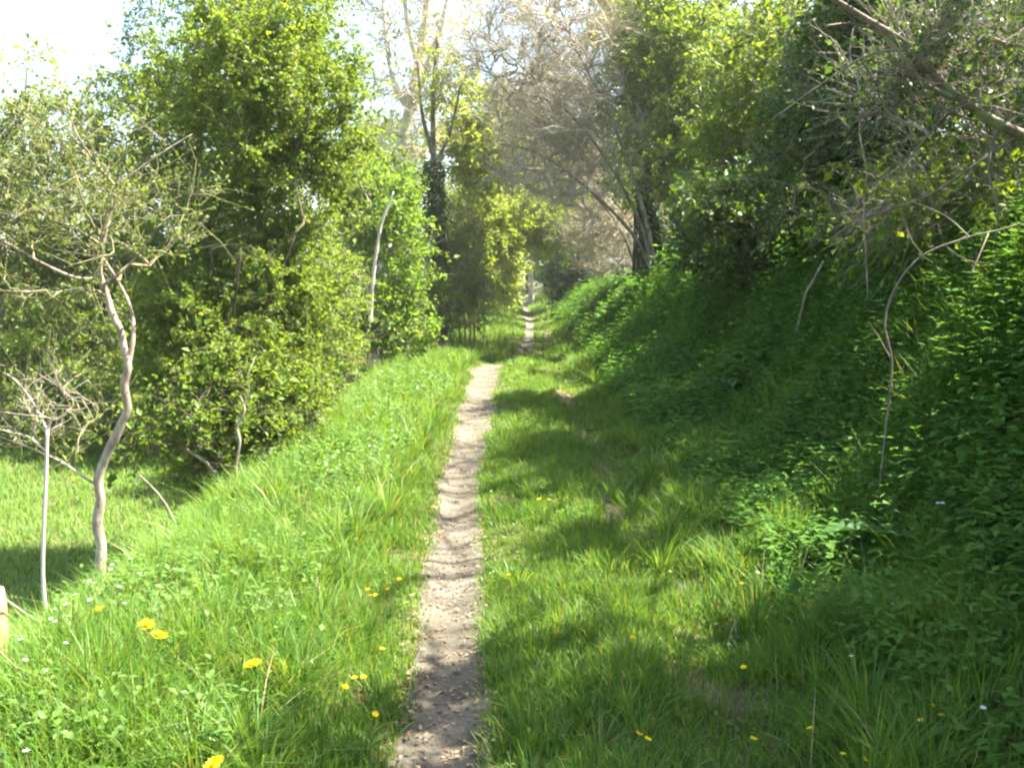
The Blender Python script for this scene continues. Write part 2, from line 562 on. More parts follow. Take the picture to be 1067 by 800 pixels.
kind(g.build('grass', M['grass']), 'stuff', 'long bright green grass along both sides of the earth path', 'grass')

# the field below on the left
g = Geo()
for cnt, x0, x1, y0, y1, w, hgt in [(70000, -9, -2.9, 4, 17, .012, .13), (50000, -30, -4, 17, 50, .035, .2)]:
    x, y = scatter(cnt, x0, x1, y0, y1, rng)
    k = (x > -y * .56 - .5)
    x, y = x[k], y[k]
    V, Q, T = blades(rng, x, y, hgt * rng.uniform(.5, 1.3, len(x)), w * rng.uniform(.6, 1.4, len(x)), rng.gamma(3, .2, len(x)).clip(0, 1.3), 2)
    g.add(V, Q, T)
kind(g.build('meadow_grass', M['meadow']), 'stuff', 'short pale sunlit grass of the field below the verge', 'meadow grass')

# dry straw stems in the verge
n = 330
x, y = scatter(n, -2.1, -.8, 3.2, 9, rng, 1.5)
x[170:] = rng.uniform(.9, 3.3, 160)
y[170:] = 2.8 + 11 * rng.random(160) ** 1.4
V, Q, T = blades(rng, x, y, rng.uniform(.2, .42, n), np.full(n, .005), rng.uniform(.2, 1.4, n), 3)
kind(mesh_obj('dry_stems', V, [Q, T], M['straw']), 'stuff', 'dry straw coloured stems lying among the green grass', 'dry grass')


# ------------------------------------------------------------------ leafy ground cover
def herb_stems(rng, x, y, h, pairs, L, W, droop=.35, stems=None):
    """upright leafy stems with opposite pairs of leaves"""
    n = len(x)
    az = rng.uniform(0, 2 * PI, n)
    lean = rng.uniform(0, .45, n)
    ld = np.stack([np.cos(az), np.sin(az), 0 * az], -1) * lean[:, None]
    base = np.stack([x, y, H(x, y) - .01], -1)
    P, D, N, LL, WW = [], [], [], [], []
    for k in range(pairs):
        t = .25 + .75 * (k + rng.uniform(-.25, .25, n)) / max(pairs - 1, 1)
        p = base + (ld * t[:, None] + np.array([0, 0, 1])) * (h * t)[:, None]
        for sgn in (0, PI):
            a = az + k * PI / 2 + sgn + rng.normal(0, .35, n)
            up = rng.uniform(-droop, .45, n) + .25 * (t > .9)
            P.append(p)
            D.append(np.stack([np.cos(a), np.sin(a), up], -1))
            N.append(np.array([0, 0, 1.]) + rng.normal(0, .25, (n, 3)))
            sz = np.interp(np.clip(t, 0, 1), [.2, .6, 1.0], [1.05, 1.0, .6]) * rng.uniform(.7, 1.25, n)
            LL.append(L * sz)
            WW.append(W * sz)
    return leaf_mesh(np.concatenate(P), np.concatenate(D), np.concatenate(N), np.concatenate(LL), np.concatenate(WW), .22, True)


DOCKS = [gpt(925, 592), gpt(1062, 785), gpt(760, 440)]


def dock_clear(x, y):
    """nothing tall grows right in front of the dock leaves"""
    k = np.ones(len(x), bool)
    for p in DOCKS[:2]:
        k &= ~((np.abs(x - p[0] + .18) < .36) & (y < p[1] + .12) & (y > p[1] - .75))
    return k


rng = np.random.default_rng(31)
g = Geo()
for cnt, x0, x1, y0, y1, hh, L, W, pr in [(13500, 1.25, 4.2, 2.3, 9.0, .33, .066, .038, 7), (1500, 1.3, 4.2, 2.3, 10.0, .30, .12, .07, 4), (2600, 1.2, 4.2, 2.3, 10.0, .40, .085, .017, 9), (8500, 1.25, 4.6, 9, 18, .42, .10, .06, 6), (3600, 1.6, 5.5, 18, 40, .5, .2, .13, 4)]:
    x, y = scatter(cnt, x0, x1, y0, y1, rng, 1.15)
    k = rng.random(cnt) < sm(1.2, 1.65, x) * (.6 + .4 * sm(.3, .6, vnoise(x, y, .7, 41)))
    k &= (x < y * .56 + .6) & (dock_clear(x, y) | (rng.random(cnt) < .12))
    x, y = x[k], y[k]
    V, F = herb_stems(rng, x, y, hh * rng.uniform(.45, 1.2, len(x)) * (.6 + .8 * vnoise(x, y, .6, 42)), pr, L, W)
    g.add(V, F)
# low creeping leaves between them
n = 26000
x, y = scatter(n, 1.35, 4.5, 2.3, 20, rng, 1.4)
k = rng.random(n) < sm(1.3, 1.9, x)
x, y = x[k], y[k]
sz = rng.uniform(.03, .07, len(x)) * np.interp(y, [3, 20], [.9, 2.0])
V, F = leaf_mesh(np.stack([x, y, H(x, y) + rng.uniform(.01, .16, len(x))], -1), rdir(rng, len(x)) * [1, 1, .5], rdir(rng, len(x)) * .5 + [0, 0, 1], sz, sz * rng.uniform(.5, .9, len(x)), .2, True)
g.add(V, F)
kind(g.build('nettle_cover', M['herb']), 'stuff', 'deep green nettles and creeping leaves covering the shaded right bank', 'ground cover')

g = Geo()
n = 52000
x, y = scatter(n, -3.3, -.55, 2.8, 15, rng, 1.5)
k = rng.random(n) < sm(-.7, -1.3, x) * (.15 + .85 * sm(.42, .62, vnoise(x, y, .5, 43)))
x, y = x[k], y[k]
sz = rng.uniform(.018, .05, len(x)) * np.interp(y, [3, 15], [.9, 1.8])
V, F = leaf_mesh(np.stack([x, y, H(x, y) + rng.uniform(.02, .24, len(x))], -1), rdir(rng, len(x)) * [1, 1, .6], rdir(rng, len(x)) * .5 + [0, 0, 1], sz, sz * rng.uniform(.4, .85, len(x)), .2, True)
g.add(V, F)
x, y = scatter(3600, -3.4, -.9, 2.9, 16, rng, 1.4)
k = rng.random(3600) < .12 + .88 * sm(.5, .6, vnoise(x, y, .6, 44))
V, F = herb_stems(rng, x[k], y[k], rng.uniform(.15, .36, k.sum()), 5, .055 * np.interp(y[k], [3, 16], [.9, 1.6]), .028 * np.interp(y[k], [3, 16], [.9, 1.6]))
g.add(V, F)
# clover and creeping leaves on the middle strip
n = 9000
x, y = scatter(n, -.15, 1.4, 3, 14, rng, 1.5)
k = (np.abs(x - path_x(y)) > path_w(y) * .55) & (rng.random(n) < .2 + .8 * sm(.5, .65, vnoise(x, y, .4, 45))) & (wear_at(x, y) < .3)
x, y = x[k], y[k]
sz = rng.uniform(.012, .028, len(x)) * np.interp(y, [3, 15], [.9, 1.8])
V, F = leaf_mesh(np.stack([x, y, H(x, y) + rng.uniform(.01, .08, len(x))], -1), rdir(rng, len(x)) * [1, 1, .5], rdir(rng, len(x)) * .5 + [0, 0, 1], sz, sz * .7, .15, True)
g.add(V, F)
kind(g.build('verge_weeds', M['verge_herb']), 'stuff', 'low broad leaved weeds mixed into the sunlit verge grass', 'weeds')


# ------------------------------------------------------------------ trees
def grow(rng, guides, targets, nseg=4, lift=.35, jit=.04):
    """attach every target point to the nearest part of the skeleton by a curved branch"""
    pos, par, root_of = [], [], []
    isg = []
    for gi, gp in enumerate(guides):
        for k, p in enumerate(gp):
            pos.append(p)
            par.append(len(pos) - 2 if k else -1)
            root_of.append(-1)
            isg.append(True)
    pos = np.array(pos)
    cap = len(pos) + len(targets) * nseg + 4
    A = np.zeros((cap, 3))
    A[:len(pos)] = pos
    n = len(pos)
    ng = n
    par = np.concatenate([np.array(par), np.full(cap - n, -1)]).astype(int)
    sub = np.full(cap, -1)
    d0 = np.min(np.linalg.norm(targets[:, None] - pos[None], axis=2), axis=1)
    branches = []
    for ti in np.argsort(d0):
        tpt = targets[ti]
        v = tpt - A[:n]
        d = np.linalg.norm(v, axis=1)
        cost = d + .55 * np.maximum(A[:n, 2] - tpt[2] + .1, 0)
        k = int(np.argmin(cost))
        L = d[k]
        if L < .05:
            continue
        pd = A[k] - A[par[k]] if par[k] >= 0 else np.array([0, 0, 1.])
        pd = pd / (np.linalg.norm(pd) + 1e-9)
        c = A[k] + (pd * .5 + np.array([0, 0, lift]) + rng.normal(0, .15, 3)) * L * .45
        tt = np.linspace(0, 1, nseg + 1)[1:, None]
        new = (1 - tt) ** 2 * A[k] + 2 * tt * (1 - tt) * c + tt ** 2 * tpt
        new[:-1] += rng.normal(0, jit * L, (nseg - 1, 3))
        ids = np.arange(n, n + nseg)
        A[ids] = new
        par[ids] = np.concatenate([[k], ids[:-1]])
        sub[ids] = len(branches) if k < ng else sub[k]
        branches.append((k, ids, sub[ids[0]]))
        n += nseg
    cnt = np.zeros(n)
    for k, ids, s in branches:
        cnt[ids[-1]] += 1
    for i in range(n - 1, ng - 1, -1):
        if par[i] >= ng:
            cnt[par[i]] += cnt[i]
    return A[:n], cnt, branches, ng


def ell(rng, n, env):
    w = np.array([e[2] if len(e) > 2 else np.prod(e[1]) for e in env], float)
    w = w / w.sum()
    out = []
    for e, m in zip(env, rng.multinomial(n, w)):
        d = rdir(rng, m)
        r = rng.random(m) ** (1 / 2.2)
        out.append(np.asarray(e[0]) + d * r[:, None] * np.asarray(e[1]))
    return np.concatenate(out)


def E(px0, px1, py0, py1, D, dep, w=None):
    """crown envelope that spans these pixels at distance D and is 2*dep deep"""
    a, b = at(px0, py1, D), at(px1, py0, D)
    c = (a + b) / 2
    r = (abs(b[0] - a[0]) / 2, dep, abs(b[2] - a[2]) / 2)
    return (c, r) if w is None else (c, r, w)


def rooted(p):
    """start the stem below the soil when its first point hangs just above it"""
    q = np.array(p[0], float)
    g_h = float(H(q[0], q[1]))
    if g_h - .06 < q[2] < g_h + .9:
        d = np.array(p[0]) - np.array(p[1])
        d = d / max(abs(d[2]), .05) * (q[2] - g_h + .12)
        d[:2] = np.clip(d[:2], -.25, .25) * .6
        q2 = q + d
        q2[2] = float(H(q2[0], q2[1])) - .08
        return [q2] + list(p)
    return list(p)


def tree(name, label, cat, guides, env, targets=160, twigs=1500, twig_len=.35, leaves=20000, leaf=.05, aspect=.62,
         lm='mid', bm='bark', tm='twig', seed=1, limbs=0, lift=.35, r_tip=.0035, r_max=.06, group=None, twig_r=.0016, spread=.5,
         droop=0., trunk='trunk', clump=.7, guide_sides=10, wood_spread=.8, leaf_mask=None, extra_leaves=None, avoid_path=True):
    rng = np.random.default_rng(seed)
    guides = [(rooted(p) if k == 0 else p, r0, r1) for k, (p, r0, r1) in enumerate(guides)]
    G = [resample(p, max(8, 4 * len(p)), 0, rng) for p, r0, r1 in guides]
    base = np.array(G[0][0])
    base[2] = max(base[2], float(H(base[0], base[1])) - .05) if base[2] < H(base[0], base[1]) + .3 else base[2]
    root = thing(name, label, cat, base, group)
    T = ell(rng, targets, env) if targets else np.zeros((0, 3))
    if len(T):
        T = T[T[:, 2] > H(T[:, 0], T[:, 1]) + .15]
    A, cnt, br, ng = grow(rng, G, T, lift=lift)
    # stems / trunk
    for (pts, r0, r1), gp in zip(guides, G):
        n = len(gp)
        rr = np.linspace(0, 1, n)
        R = r0 + (r1 - r0) * rr ** .9
        kk = max(4, n // 4)
        R = R * (1 + np.interp(rr, np.linspace(0, 1, kk), rng.normal(0, .085, kk))) + r0 * .5 * np.exp(-rr * 18)
        gp[1:] += np.stack([np.interp(rr, np.linspace(0, 1, kk), rng.normal(0, r0 * .09, kk)) for _ in range(3)], 1)[1:]
        gg = Geo()
        out = tubes(gp[None], R[None], guide_sides, True)
        gg.add(*out)
        gg.build(trunk, M[bm], root, True, base)
    # branches
    sizes = {}
    for k, ids, s in br:
        sizes[s] = sizes.get(s, 0) + 1
    big = sorted(sizes, key=lambda s: -sizes[s])[:limbs]
    rad = np.minimum(r_tip * (1 + cnt) ** .5, r_max)
    bins = {s: ([], []) for s in big}
    rest = ([], [])
    for k, ids, s in br:
        P = np.concatenate([A[k][None], A[ids]])
        R = np.concatenate([[rad[ids[0]] * 1.1], rad[ids]])
        tgt = bins.get(s, rest)
        tgt[0].append(P)
        tgt[1].append(R)
    for s in big:
        gg = Geo()
        gg.add(*tubes(np.array(bins[s][0]), np.array(bins[s][1]), 5))
        gg.build('limb', M[bm], root, True, base)
    tw = Geo()
    if rest[0]:
        tw.add(*tubes(np.array(rest[0]), np.array(rest[1]), 5))
    # twigs along the branches
    TP = None
    if br and twigs:
        BP = np.array([np.concatenate([A[k][None], A[ids]]) for k, ids, s in br])
        nb, nn = BP.shape[:2]
        bl = np.linalg.norm(BP[:, -1] - BP[:, 0], axis=1)
        bi = rng.choice(nb, twigs, p=(bl + .15) / (bl + .15).sum())
        tt = np.clip(1 - rng.random(twigs) ** 1.3 * wood_spread, 0, .999) * (nn - 1)
        k = tt.astype(int)
        f = (tt - k)[:, None]
        p0 = BP[bi, k] * (1 - f) + BP[bi, k + 1] * f
        bd = nrm(BP[bi, k + 1] - BP[bi, k])
        d = nrm(bd * .75 + rdir(rng, twigs) * spread * 1.6 + np.array([0, 0, lift * .5]))
        ln = twig_len * rng.uniform(.4, 1.3, twigs)
        p1 = p0 + d * (ln * .5)[:, None] + rng.normal(0, .05, (twigs, 3)) * ln[:, None]
        p2 = p0 + (d + np.array([0, 0, -droop])) * ln[:, None] + rng.normal(0, .10, (twigs, 3)) * ln[:, None]
        TP = np.stack([p0, p1, p2], 1)
        rr = twig_r * rng.uniform(.7, 1.3, twigs)
        tw.add(*tubes(TP, np.stack([rr * 1.3, rr, rr * .5], 1), 3))
    tw.build('twig_spray', M[tm], root, False, base)
    if leaves and TP is not None:
        ti = rng.integers(0, len(TP), leaves)
        keep = rng.random(len(TP)) < clump
        ti = ti[keep[ti]] if clump < 1 else ti
        n = len(ti)
        f = rng.uniform(.1, 1.05, n)[:, None]
        p = np.where(f < .5, TP[ti, 0] + (TP[ti, 1] - TP[ti, 0]) * f * 2, TP[ti, 1] + (TP[ti, 2] - TP[ti, 1]) * (f - .5) * 2)
        p = p + rng.normal(0, leaf * .45, (n, 3))
        dd = nrm(nrm(TP[ti, 2] - TP[ti, 0]) * .6 + rdir(rng, n) + np.array([0, 0, -.15]))
        nn_ = rdir(rng, n) * .8 + np.array([0, 0, .7])
        L = leaf * np.clip(rng.lognormal(-.08, .38, n), .35, 2.0)
        V, F = leaf_mesh(p, dd, nn_, L, L * aspect * rng.uniform(.75, 1.2, n), .18)
        if leaf_mask is not None:
            pass
        mesh_obj('crown', V, [F], M[lm], root, False, base)
    return root


def gz(x, y, dz=-.05):
    return np.array([x, y, float(H(x, y)) + dz])


def stems(x, y, n, hgt, spread, r0, seed, r1=.008, lean=(0, 0)):
    """a multi-stemmed base: n stems fanning from about (x, y)"""
    rng = np.random.default_rng(seed)
    out = []
    for k in range(n):
        a = rng.uniform(0, 2 * PI)
        b = gz(x + rng.normal(0, .12), y + rng.normal(0, .12))
        top = b + np.array([math.cos(a) * spread * rng.uniform(.3, 1) + lean[0], math.sin(a) * spread * rng.uniform(.3, 1) + lean[1], hgt * rng.uniform(.75, 1.05)])
        m1 = b + (top - b) * np.array([.22, .22, .38]) + rng.normal(0, .07, 3)
        m2 = b + (top - b) * np.array([.55, .55, .7]) + rng.normal(0, .09, 3)
        out.append(([b, m1, m2, top], r0 * rng.uniform(.6, 1.1), r1))
    return out


# ------------------------------------------------------------------ LEFT SIDE
def px(pts, D):
    return [at(p[0], p[1], D + (p[2] if len(p) > 2 else 0)) for p in pts]


# crooked small tree at the verge edge
D = 6.1
trunk = px([(104, 600), (106, 570), (102, 545), (105, 520), (103, 500), (112, 474), (121, 455), (128, 440), (133, 424), (130, 402), (133, 382), (129, 362), (126, 345), (117, 328), (112, 310), (103, 287)], D)
fork = px([(131, 392, .02), (139, 350, .06), (134, 315, .1), (112, 275, .12), (96, 255, .1)], D)
up = px([(103, 288), (108, 250, .02), (117, 215, .05), (121, 192, .08)], D)
g_ = [(trunk, .033, .019), (fork, .014, .007), (up, .015, .009),
      (px([(121, 194, .08), (140, 180, .1), (165, 162, .15), (200, 140, .2)], D), .011, .004),
      (px([(120, 194, .08), (100, 170, 0), (80, 140, -.1), (70, 110, -.1)], D), .010, .004),
      (px([(104, 290), (80, 290, -.05), (45, 275, -.1), (0, 250, -.2), (-40, 238, -.25)], D), .013, .005),
      (px([(107, 297), (128, 283, -.05), (150, 258, -.1), (163, 238, -.1)], D), .009, .003),
      (px([(103, 505), (88, 497, -.05), (62, 480, -.1), (20, 462, -.1), (-15, 450, -.1)], D), .009, .003),
      (px([(112, 312), (90, 300, .1), (50, 305, .2), (10, 300, .3)], D), .008, .003)]
tree('crooked_tree', 'small crooked pale barked tree with bare forking branches at the verge edge', 'tree', g_,
     [E(-60, 230, 90, 330, D, 1.0), E(-40, 120, 380, 490, D, .5)], targets=120, twigs=700, twig_len=.34, leaves=6500, leaf=.026, lm='olive', bm='pale_bark', tm='olive_twig', seed=3, lift=.2, r_tip=.0026, r_max=.012)

# slender pale sapling beside it
D = 5.6
g_ = [(px([(48, 650), (45, 600), (46, 550), (48, 500), (49, 447)], D), .014, .0095),
      (px([(49, 449), (38, 425), (22, 402), (8, 390)], D), .006, .002),
      (px([(49, 449), (60, 425), (78, 405), (92, 396)], D), .006, .002),
      (px([(48, 470), (30, 455), (10, 450), (-20, 440)], D), .005, .002)]
tree('pale_sapling', 'thin straight whitish sapling with a bushy twig top left of the crooked tree', 'sapling', g_,
     [E(-20, 110, 375, 455, D, .4)], targets=26, twigs=110, twig_len=.24, leaves=500, leaf=.02, lm='olive', bm='cream_bark', tm='twig', seed=4, lift=.2, r_tip=.002, r_max=.006)

# big dense bush
tree('dense_bush', 'tall dense green bush with dark hollows standing just beyond the crooked tree', 'bush',
     stems(-2.75, 9.6, 7, 3.0, 1.3, .035, 5, .006), [E(140, 350, 200, 470, 9.7, .85, .36), E(150, 388, -40, 270, 9.9, .95, .36), E(165, 345, 330, 530, 9.2, .7, .28)],
     targets=700, twigs=9500, twig_len=.34, leaves=270000, leaf=.037, lm='mid', bm='dark_bark', tm='olive_twig', seed=6, clump=.62, trunk='stem', droop=.1, r_max=.014, r_tip=.0025)
tree('low_thicket', 'low dark thicket behind the crooked tree at the far edge of the lit field strip', 'bush',
     stems(-5.8, 15.3, 6, 2.4, 1.4, .035, 205) + stems(-4.9, 14.8, 4, 2.4, 1.0, .035, 206), [E(-30, 200, 300, 492, 15.2, .9), E(110, 270, 290, 500, 14.6, .8)],
     targets=300, twigs=3800, twig_len=.35, leaves=46000, leaf=.055, lm='mid', bm='dark_bark', tm='olive_twig', seed=207, clump=.62, trunk='stem', r_max=.02)
tree('bramble_tangle', 'tangle of thin brown stems under the dense bush beside the verge', 'bush',
     stems(-2.9, 8.4, 7, .8, .5, .008, 208, .003), [E(130, 335, 380, 510, 8.6, .5)], targets=90, twigs=500, twig_len=.3, leaves=9000, leaf=.045, lm='mid', bm='bark', tm='dark_twig', seed=209, clump=.5, lift=.0, r_tip=.002, r_max=.008, trunk='stem')
# olive twiggy bush to its left
tree('twiggy_bush', 'wide olive twiggy bush reaching out of the picture behind the pale sapling', 'bush',
     stems(-7.6, 17.2, 6, 4.8, 2.0, .05, 7), [E(-90, 200, 100, 420, 17.2, 1.9), E(-60, 140, 330, 488, 16.8, 1.2)],
     targets=380, twigs=5600, twig_len=.42, leaves=74000, leaf=.068, lm='olive', bm='bark', tm='olive_twig', seed=8, clump=.7, trunk='stem', r_max=.025)
# taller tree over the bush
tree('field_maple', 'tall light green tree rising above the dense bush into the sky', 'tree',
     [([gz(-4.4, 17), gz(-4.3, 17, 2.2), gz(-4.1, 17, 5), gz(-4.1, 17, 8.2)], .10, .02), ([gz(-4.3, 17, 2), gz(-4.9, 16.8, 3.8), gz(-5.4, 16.6, 6)], .06, .015)],
     [E(140, 395, -160, 130, 17, 2.2), E(85, 300, 20, 240, 17, 1.8), E(270, 390, 60, 300, 16.6, 1.2)],
     targets=300, twigs=4600, twig_len=.5, leaves=95000, leaf=.05, lm='mid', bm='bark', tm='olive_twig', seed=9, limbs=4, clump=.6)
# yellowish sapling crown at the far left top
tree('young_ash', 'loose yellowish young tree with open crown against the white sky at top left', 'tree',
     [([gz(-9.6, 18.5), gz(-9.4, 18.5, 2.6), gz(-9.0, 18.5, 4.6), gz(-8.7, 18.4, 6.4)], .06, .01)],
     [E(-70, 150, 45, 330, 18.5, 1.8)], targets=200, twigs=1900, twig_len=.5, leaves=15000, leaf=.065, lm='yellow', bm='pale_bark', tm='twig', seed=10, limbs=3, clump=.55)
# thin pale stems and sticks under the dense bush
D = 8.0
root = thing('dead_stem', 'thin pale wavy dead stem standing in front of the dense bush', 'stem', px([(247, 515)], D)[0])
gg = Geo()
gg.add(*tubes(resample(px([(247, 520), (246, 485), (250, 460), (247, 445), (255, 428), (250, 412)], D), 22)[None], np.linspace(.014, .007, 22)[None], 7))
gg.build('stem', M['pale_bark'], root, True, root.location)
gg = Geo()
gg.add(*tubes(resample(px([(254, 425), (260, 408, 0), (258, 392, -.1), (266, 372, 0)], D), 10)[None], np.linspace(.006, .002, 10)[None], 5))
gg.build('side_branch', M['pale_bark'], root, True, root.location)


def stick(name, label, pts, D, r0, r1, mat, cat='branch', group=None, forks=()):
    P = rooted(px(pts, D))
    g2 = Geo()
    n = 6 * len(P)
    g2.add(*tubes(resample(P, n)[None], np.linspace(r0, r1, n)[None] * (1 + .12 * np.sin(np.arange(n) * 1.7))[None], 7, True))
    for f, (a, b) in forks:
        Q = px(f, D)
        g2.add(*tubes(resample(Q, 4 * len(Q))[None], np.linspace(a, b, 4 * len(Q))[None], 5))
    return tag(g2.build(name, M[mat], None, True, P[0]), label, cat, group)


stick('leaning_stick', 'short pale broken stick leaning under the dense bush', [(232, 503), (215, 482), (194, 468)], 8.3, .018, .012, 'pale_bark')
stick('leaning_stick', 'thin grey stick lying low against the grass at the foot of the dense bush', [(180, 540), (165, 515), (145, 495)], 7.4, .012, .008, 'bark')

# understory shrubs beyond, along the left of the path
tree('hazel_shrub', 'green shrub with leaning stems to the right of the dense bush', 'bush',
     stems(-2.5, 13.3, 4, 1.7, .6, .025, 11), [E(285, 385, 235, 430, 13.2, 1.0)], targets=140, twigs=1900, twig_len=.34, leaves=32000, leaf=.045, lm='mid', bm='bark', tm='twig', seed=12, clump=.65, trunk='stem')
tree('elder_shrub', 'bright yellow green shrub with thin pale stems right of the hazel shrub', 'bush',
     stems(-2.3, 17.5, 4, 3.4, .7, .035, 13), [E(372, 452, 175, 372, 17.5, 1.1), E(365, 455, 300, 385, 17, .7), E(345, 430, 150, 260, 18.5, .9)], targets=190, twigs=2400, twig_len=.4, leaves=38000, leaf=.07, lm='fresh', bm='pale_bark', tm='twig', seed=14, clump=.62, trunk='stem')
# pale dead looking stems in the elder
for k, (pts, lab) in enumerate([([(386, 335), (388, 300), (392, 265), (398, 232), (410, 200)], 'tall crooked bleached stem standing among the bright elder leaves'),
                                ([(372, 335), (374, 300), (371, 270)], 'short bleached stem left of the taller crooked one in the elder'),
                                ([(357, 322), (358, 295), (362, 275)], 'pale broken stump stem at the left end of the bright elder')]):
    stick('bleached_stem', lab, pts, 16.4 + .3 * k, .032 if k else .036, .018, 'cream_bark', 'stem', 'bleached stems in the elder')
# big pale tree against the sky
D = 26
g_ = [(px([(392, 352), (398, 300), (404, 235), (415, 165), (427, 110), (438, 60), (446, 0), (450, -80)], D), .20, .08),
      (px([(427, 112), (412, 90, 0), (402, 40, .5), (398, -30, 1)], D), .10, .04),
      (px([(430, 105), (445, 70, -.5), (462, 20, -1), (478, -60, -1)], D), .11, .04),
      (px([(436, 70), (425, 30), (422, -10), (425, -60)], D), .08, .04)]
tree('pale_ash', 'tall bleached pale trunk dividing into upright limbs against the white sky', 'tree', g_, [E(350, 520, -200, 120, D, 2.6), E(370, 480, 30, 200, D, 1.8)],
     targets=280, twigs=4200, twig_len=.8, leaves=6500, leaf=.10, lm='yellow', bm='cream_bark', tm='pale_twig', seed=15, limbs=4, guide_sides=12, clump=.45, r_tip=.008, twig_r=.004, r_max=.08)
# ivy clad trunk
D = 22
g_ = [(px([(460, 345), (459, 300), (456, 250), (454, 205), (452, 160), (451, 100), (456, 40)], D), .15, .05),
      (px([(453, 170), (440, 120), (435, 60)], D), .06, .02), (px([(452, 175), (468, 140), (480, 90)], D), .05, .02)]
ivt = tree('ivy_clad_tree', 'slim upright trunk wrapped in dark ivy with a thin twiggy top', 'tree', g_, [E(425, 490, 20, 160, D, 1.0)],
           targets=50, twigs=380, twig_len=.6, leaves=2200, leaf=.08, lm='yellow', bm='bark', tm='twig', seed=16, clump=.5, r_tip=.006, twig_r=.003)
rng = np.random.default_rng(17)
n = 4200
sp = resample(g_[0][0], 40)
f = rng.random(n) * 25
p = sp[f.astype(int)] + (sp[f.astype(int) + 1] - sp[f.astype(int)]) * (f % 1)[:, None]
d = nrm(rng.normal(0, 1, (n, 3)) * [1, 1, .3])
rad_ = .10 + .26 * vnoise(p[:, 2], np.arctan2(d[:, 1], d[:, 0]), .45, 3) * rng.random(n)
V, F = leaf_mesh(p + d * rad_[:, None], d + [0, 0, -.8], d + rng.normal(0, .3, (n, 3)), rng.uniform(.05, .11, n), rng.uniform(.045, .09, n), .1)
mesh_obj('ivy', V, [F], M['ivy'], ivt, False, ivt.location)

# brown twiggy hedge beside it
tree('brown_hedge', 'brown leafless twiggy hedge right of the ivy clad trunk', 'hedge',
     stems(-1.7, 24, 4, 2.4, .6, .03, 18) + stems(-1.2, 25.5, 4, 2.4, .5, .03, 19), [E(432, 505, 200, 335, 24.5, 1.2), E(440, 515, 270, 352, 24, 1.0)], targets=220, twigs=2200, twig_len=.55, leaves=32000, leaf=.065, lm='olive', bm='bark', tm='twig',
     seed=20, lift=.7, clump=.5, r_tip=.005, twig_r=.0032, trunk='stem')
tree('low_shrub', 'low leafy shrub under the ivy clad trunk beside the bright verge', 'bush',
     stems(-1.9, 20.5, 4, 1.5, .6, .025, 181), [E(405, 478, 270, 360, 20.5, .8)], targets=80, twigs=900, twig_len=.35, leaves=8000, leaf=.07, lm='mid', bm='bark', tm='dark_twig', seed=182, clump=.6, trunk='stem')
# yellow green trees over the tunnel
tree('spring_maple', 'yellow green spring tree leaning over the far path from the left', 'tree',
     [([gz(-1.9, 33), gz(-1.8, 33, 2.4), gz(-1.4, 33, 5.0), gz(-1.0, 33.2, 7.6)], .14, .03)], [E(440, 575, 80, 205, 30, 1.8), E(465, 530, 170, 300, 32, 1.2)],
     targets=220, twigs=1700, twig_len=.8, leaves=52000, leaf=.11, lm='yellow', bm='pale_bark', tm='twig', seed=22, limbs=3, clump=.55, r_tip=.008, twig_r=.004)
tree('tunnel_shrub', 'sunlit yellow green shrub at the left mouth of the green tunnel', 'bush',
     stems(-1.6, 42, 5, 4.2, 1.3, .05, 23), [E(480, 545, 195, 320, 42, 2.5)], targets=150, twigs=1500, twig_len=.8, leaves=22000, leaf=.15, lm='yellow', bm='pale_bark', tm='twig', seed=24, clump=.6, r_tip=.008, twig_r=.004, trunk='stem')
tree('tunnel_maple', 'green tree arching over the path where the tunnel begins', 'tree',
     [([gz(-1.9, 52), gz(-1.7, 52, 2.4), gz(-.6, 52, 4.8), gz(1.2, 52, 6.6)], .16, .05)], [E(505, 630, 195, 268, 48, 3.0), E(500, 542, 240, 312, 52, 2)],
     targets=220, twigs=1700, twig_len=1.0, leaves=46000, leaf=.16, lm='yellow', bm='bark', tm='olive_twig', seed=25, limbs=3, clump=.62, r_tip=.01, twig_r=.005)
tree('arching_hazel', 'yellow green hazel bending right over the path as the roof of the green tunnel', 'tree',
     [([gz(-1.5, 39), gz(-1.3, 39, 1.8)] + px([(540, 222), (585, 208), (625, 222)], 39), .07, .015), ([gz(-1.5, 39.4), gz(-1.45, 39.4, 1.5)] + px([(518, 235), (545, 205), (575, 185)], 39.4), .06, .015)],
     [E(500, 640, 190, 268, 39, 1.8), E(492, 540, 225, 320, 39.5, 1.4)], targets=200, twigs=1500, twig_len=.7, leaves=60000, leaf=.10, lm='yellow', bm='pale_bark', tm='olive_twig', r_max=.03, seed=125, clump=.62, r_tip=.007, twig_r=.004, trunk='stem')
tree('tunnel_shade_bush', 'added dark leaved bush standing in for the shade in the tunnel opening', 'bush',  # added bush, its dark leaves imitate the shade inside the tunnel mouth
     stems(3.1, 44, 4, 2.6, .8, .04, 131), [E(566, 640, 238, 318, 44, 1.5)], targets=120, twigs=1300, twig_len=.6, leaves=15000, leaf=.14, lm='ivy', bm='dark_bark', tm='dark_twig', seed=132, clump=.65, trunk='stem')
tree('mossy_ash', 'sunlit mossy trunk standing left of the dark tunnel opening', 'tree',
     [(px([(554, 312), (553, 290), (556, 265), (560, 240), (566, 200)], 58), .19, .12)], [E(525, 610, 180, 260, 60, 3.0)], targets=150, twigs=1500, twig_len=1.0, leaves=17000, leaf=.18, lm='fresh', bm='pale_bark', tm='twig', seed=26, limbs=2, clump=.6, r_tip=.012, twig_r=.006)
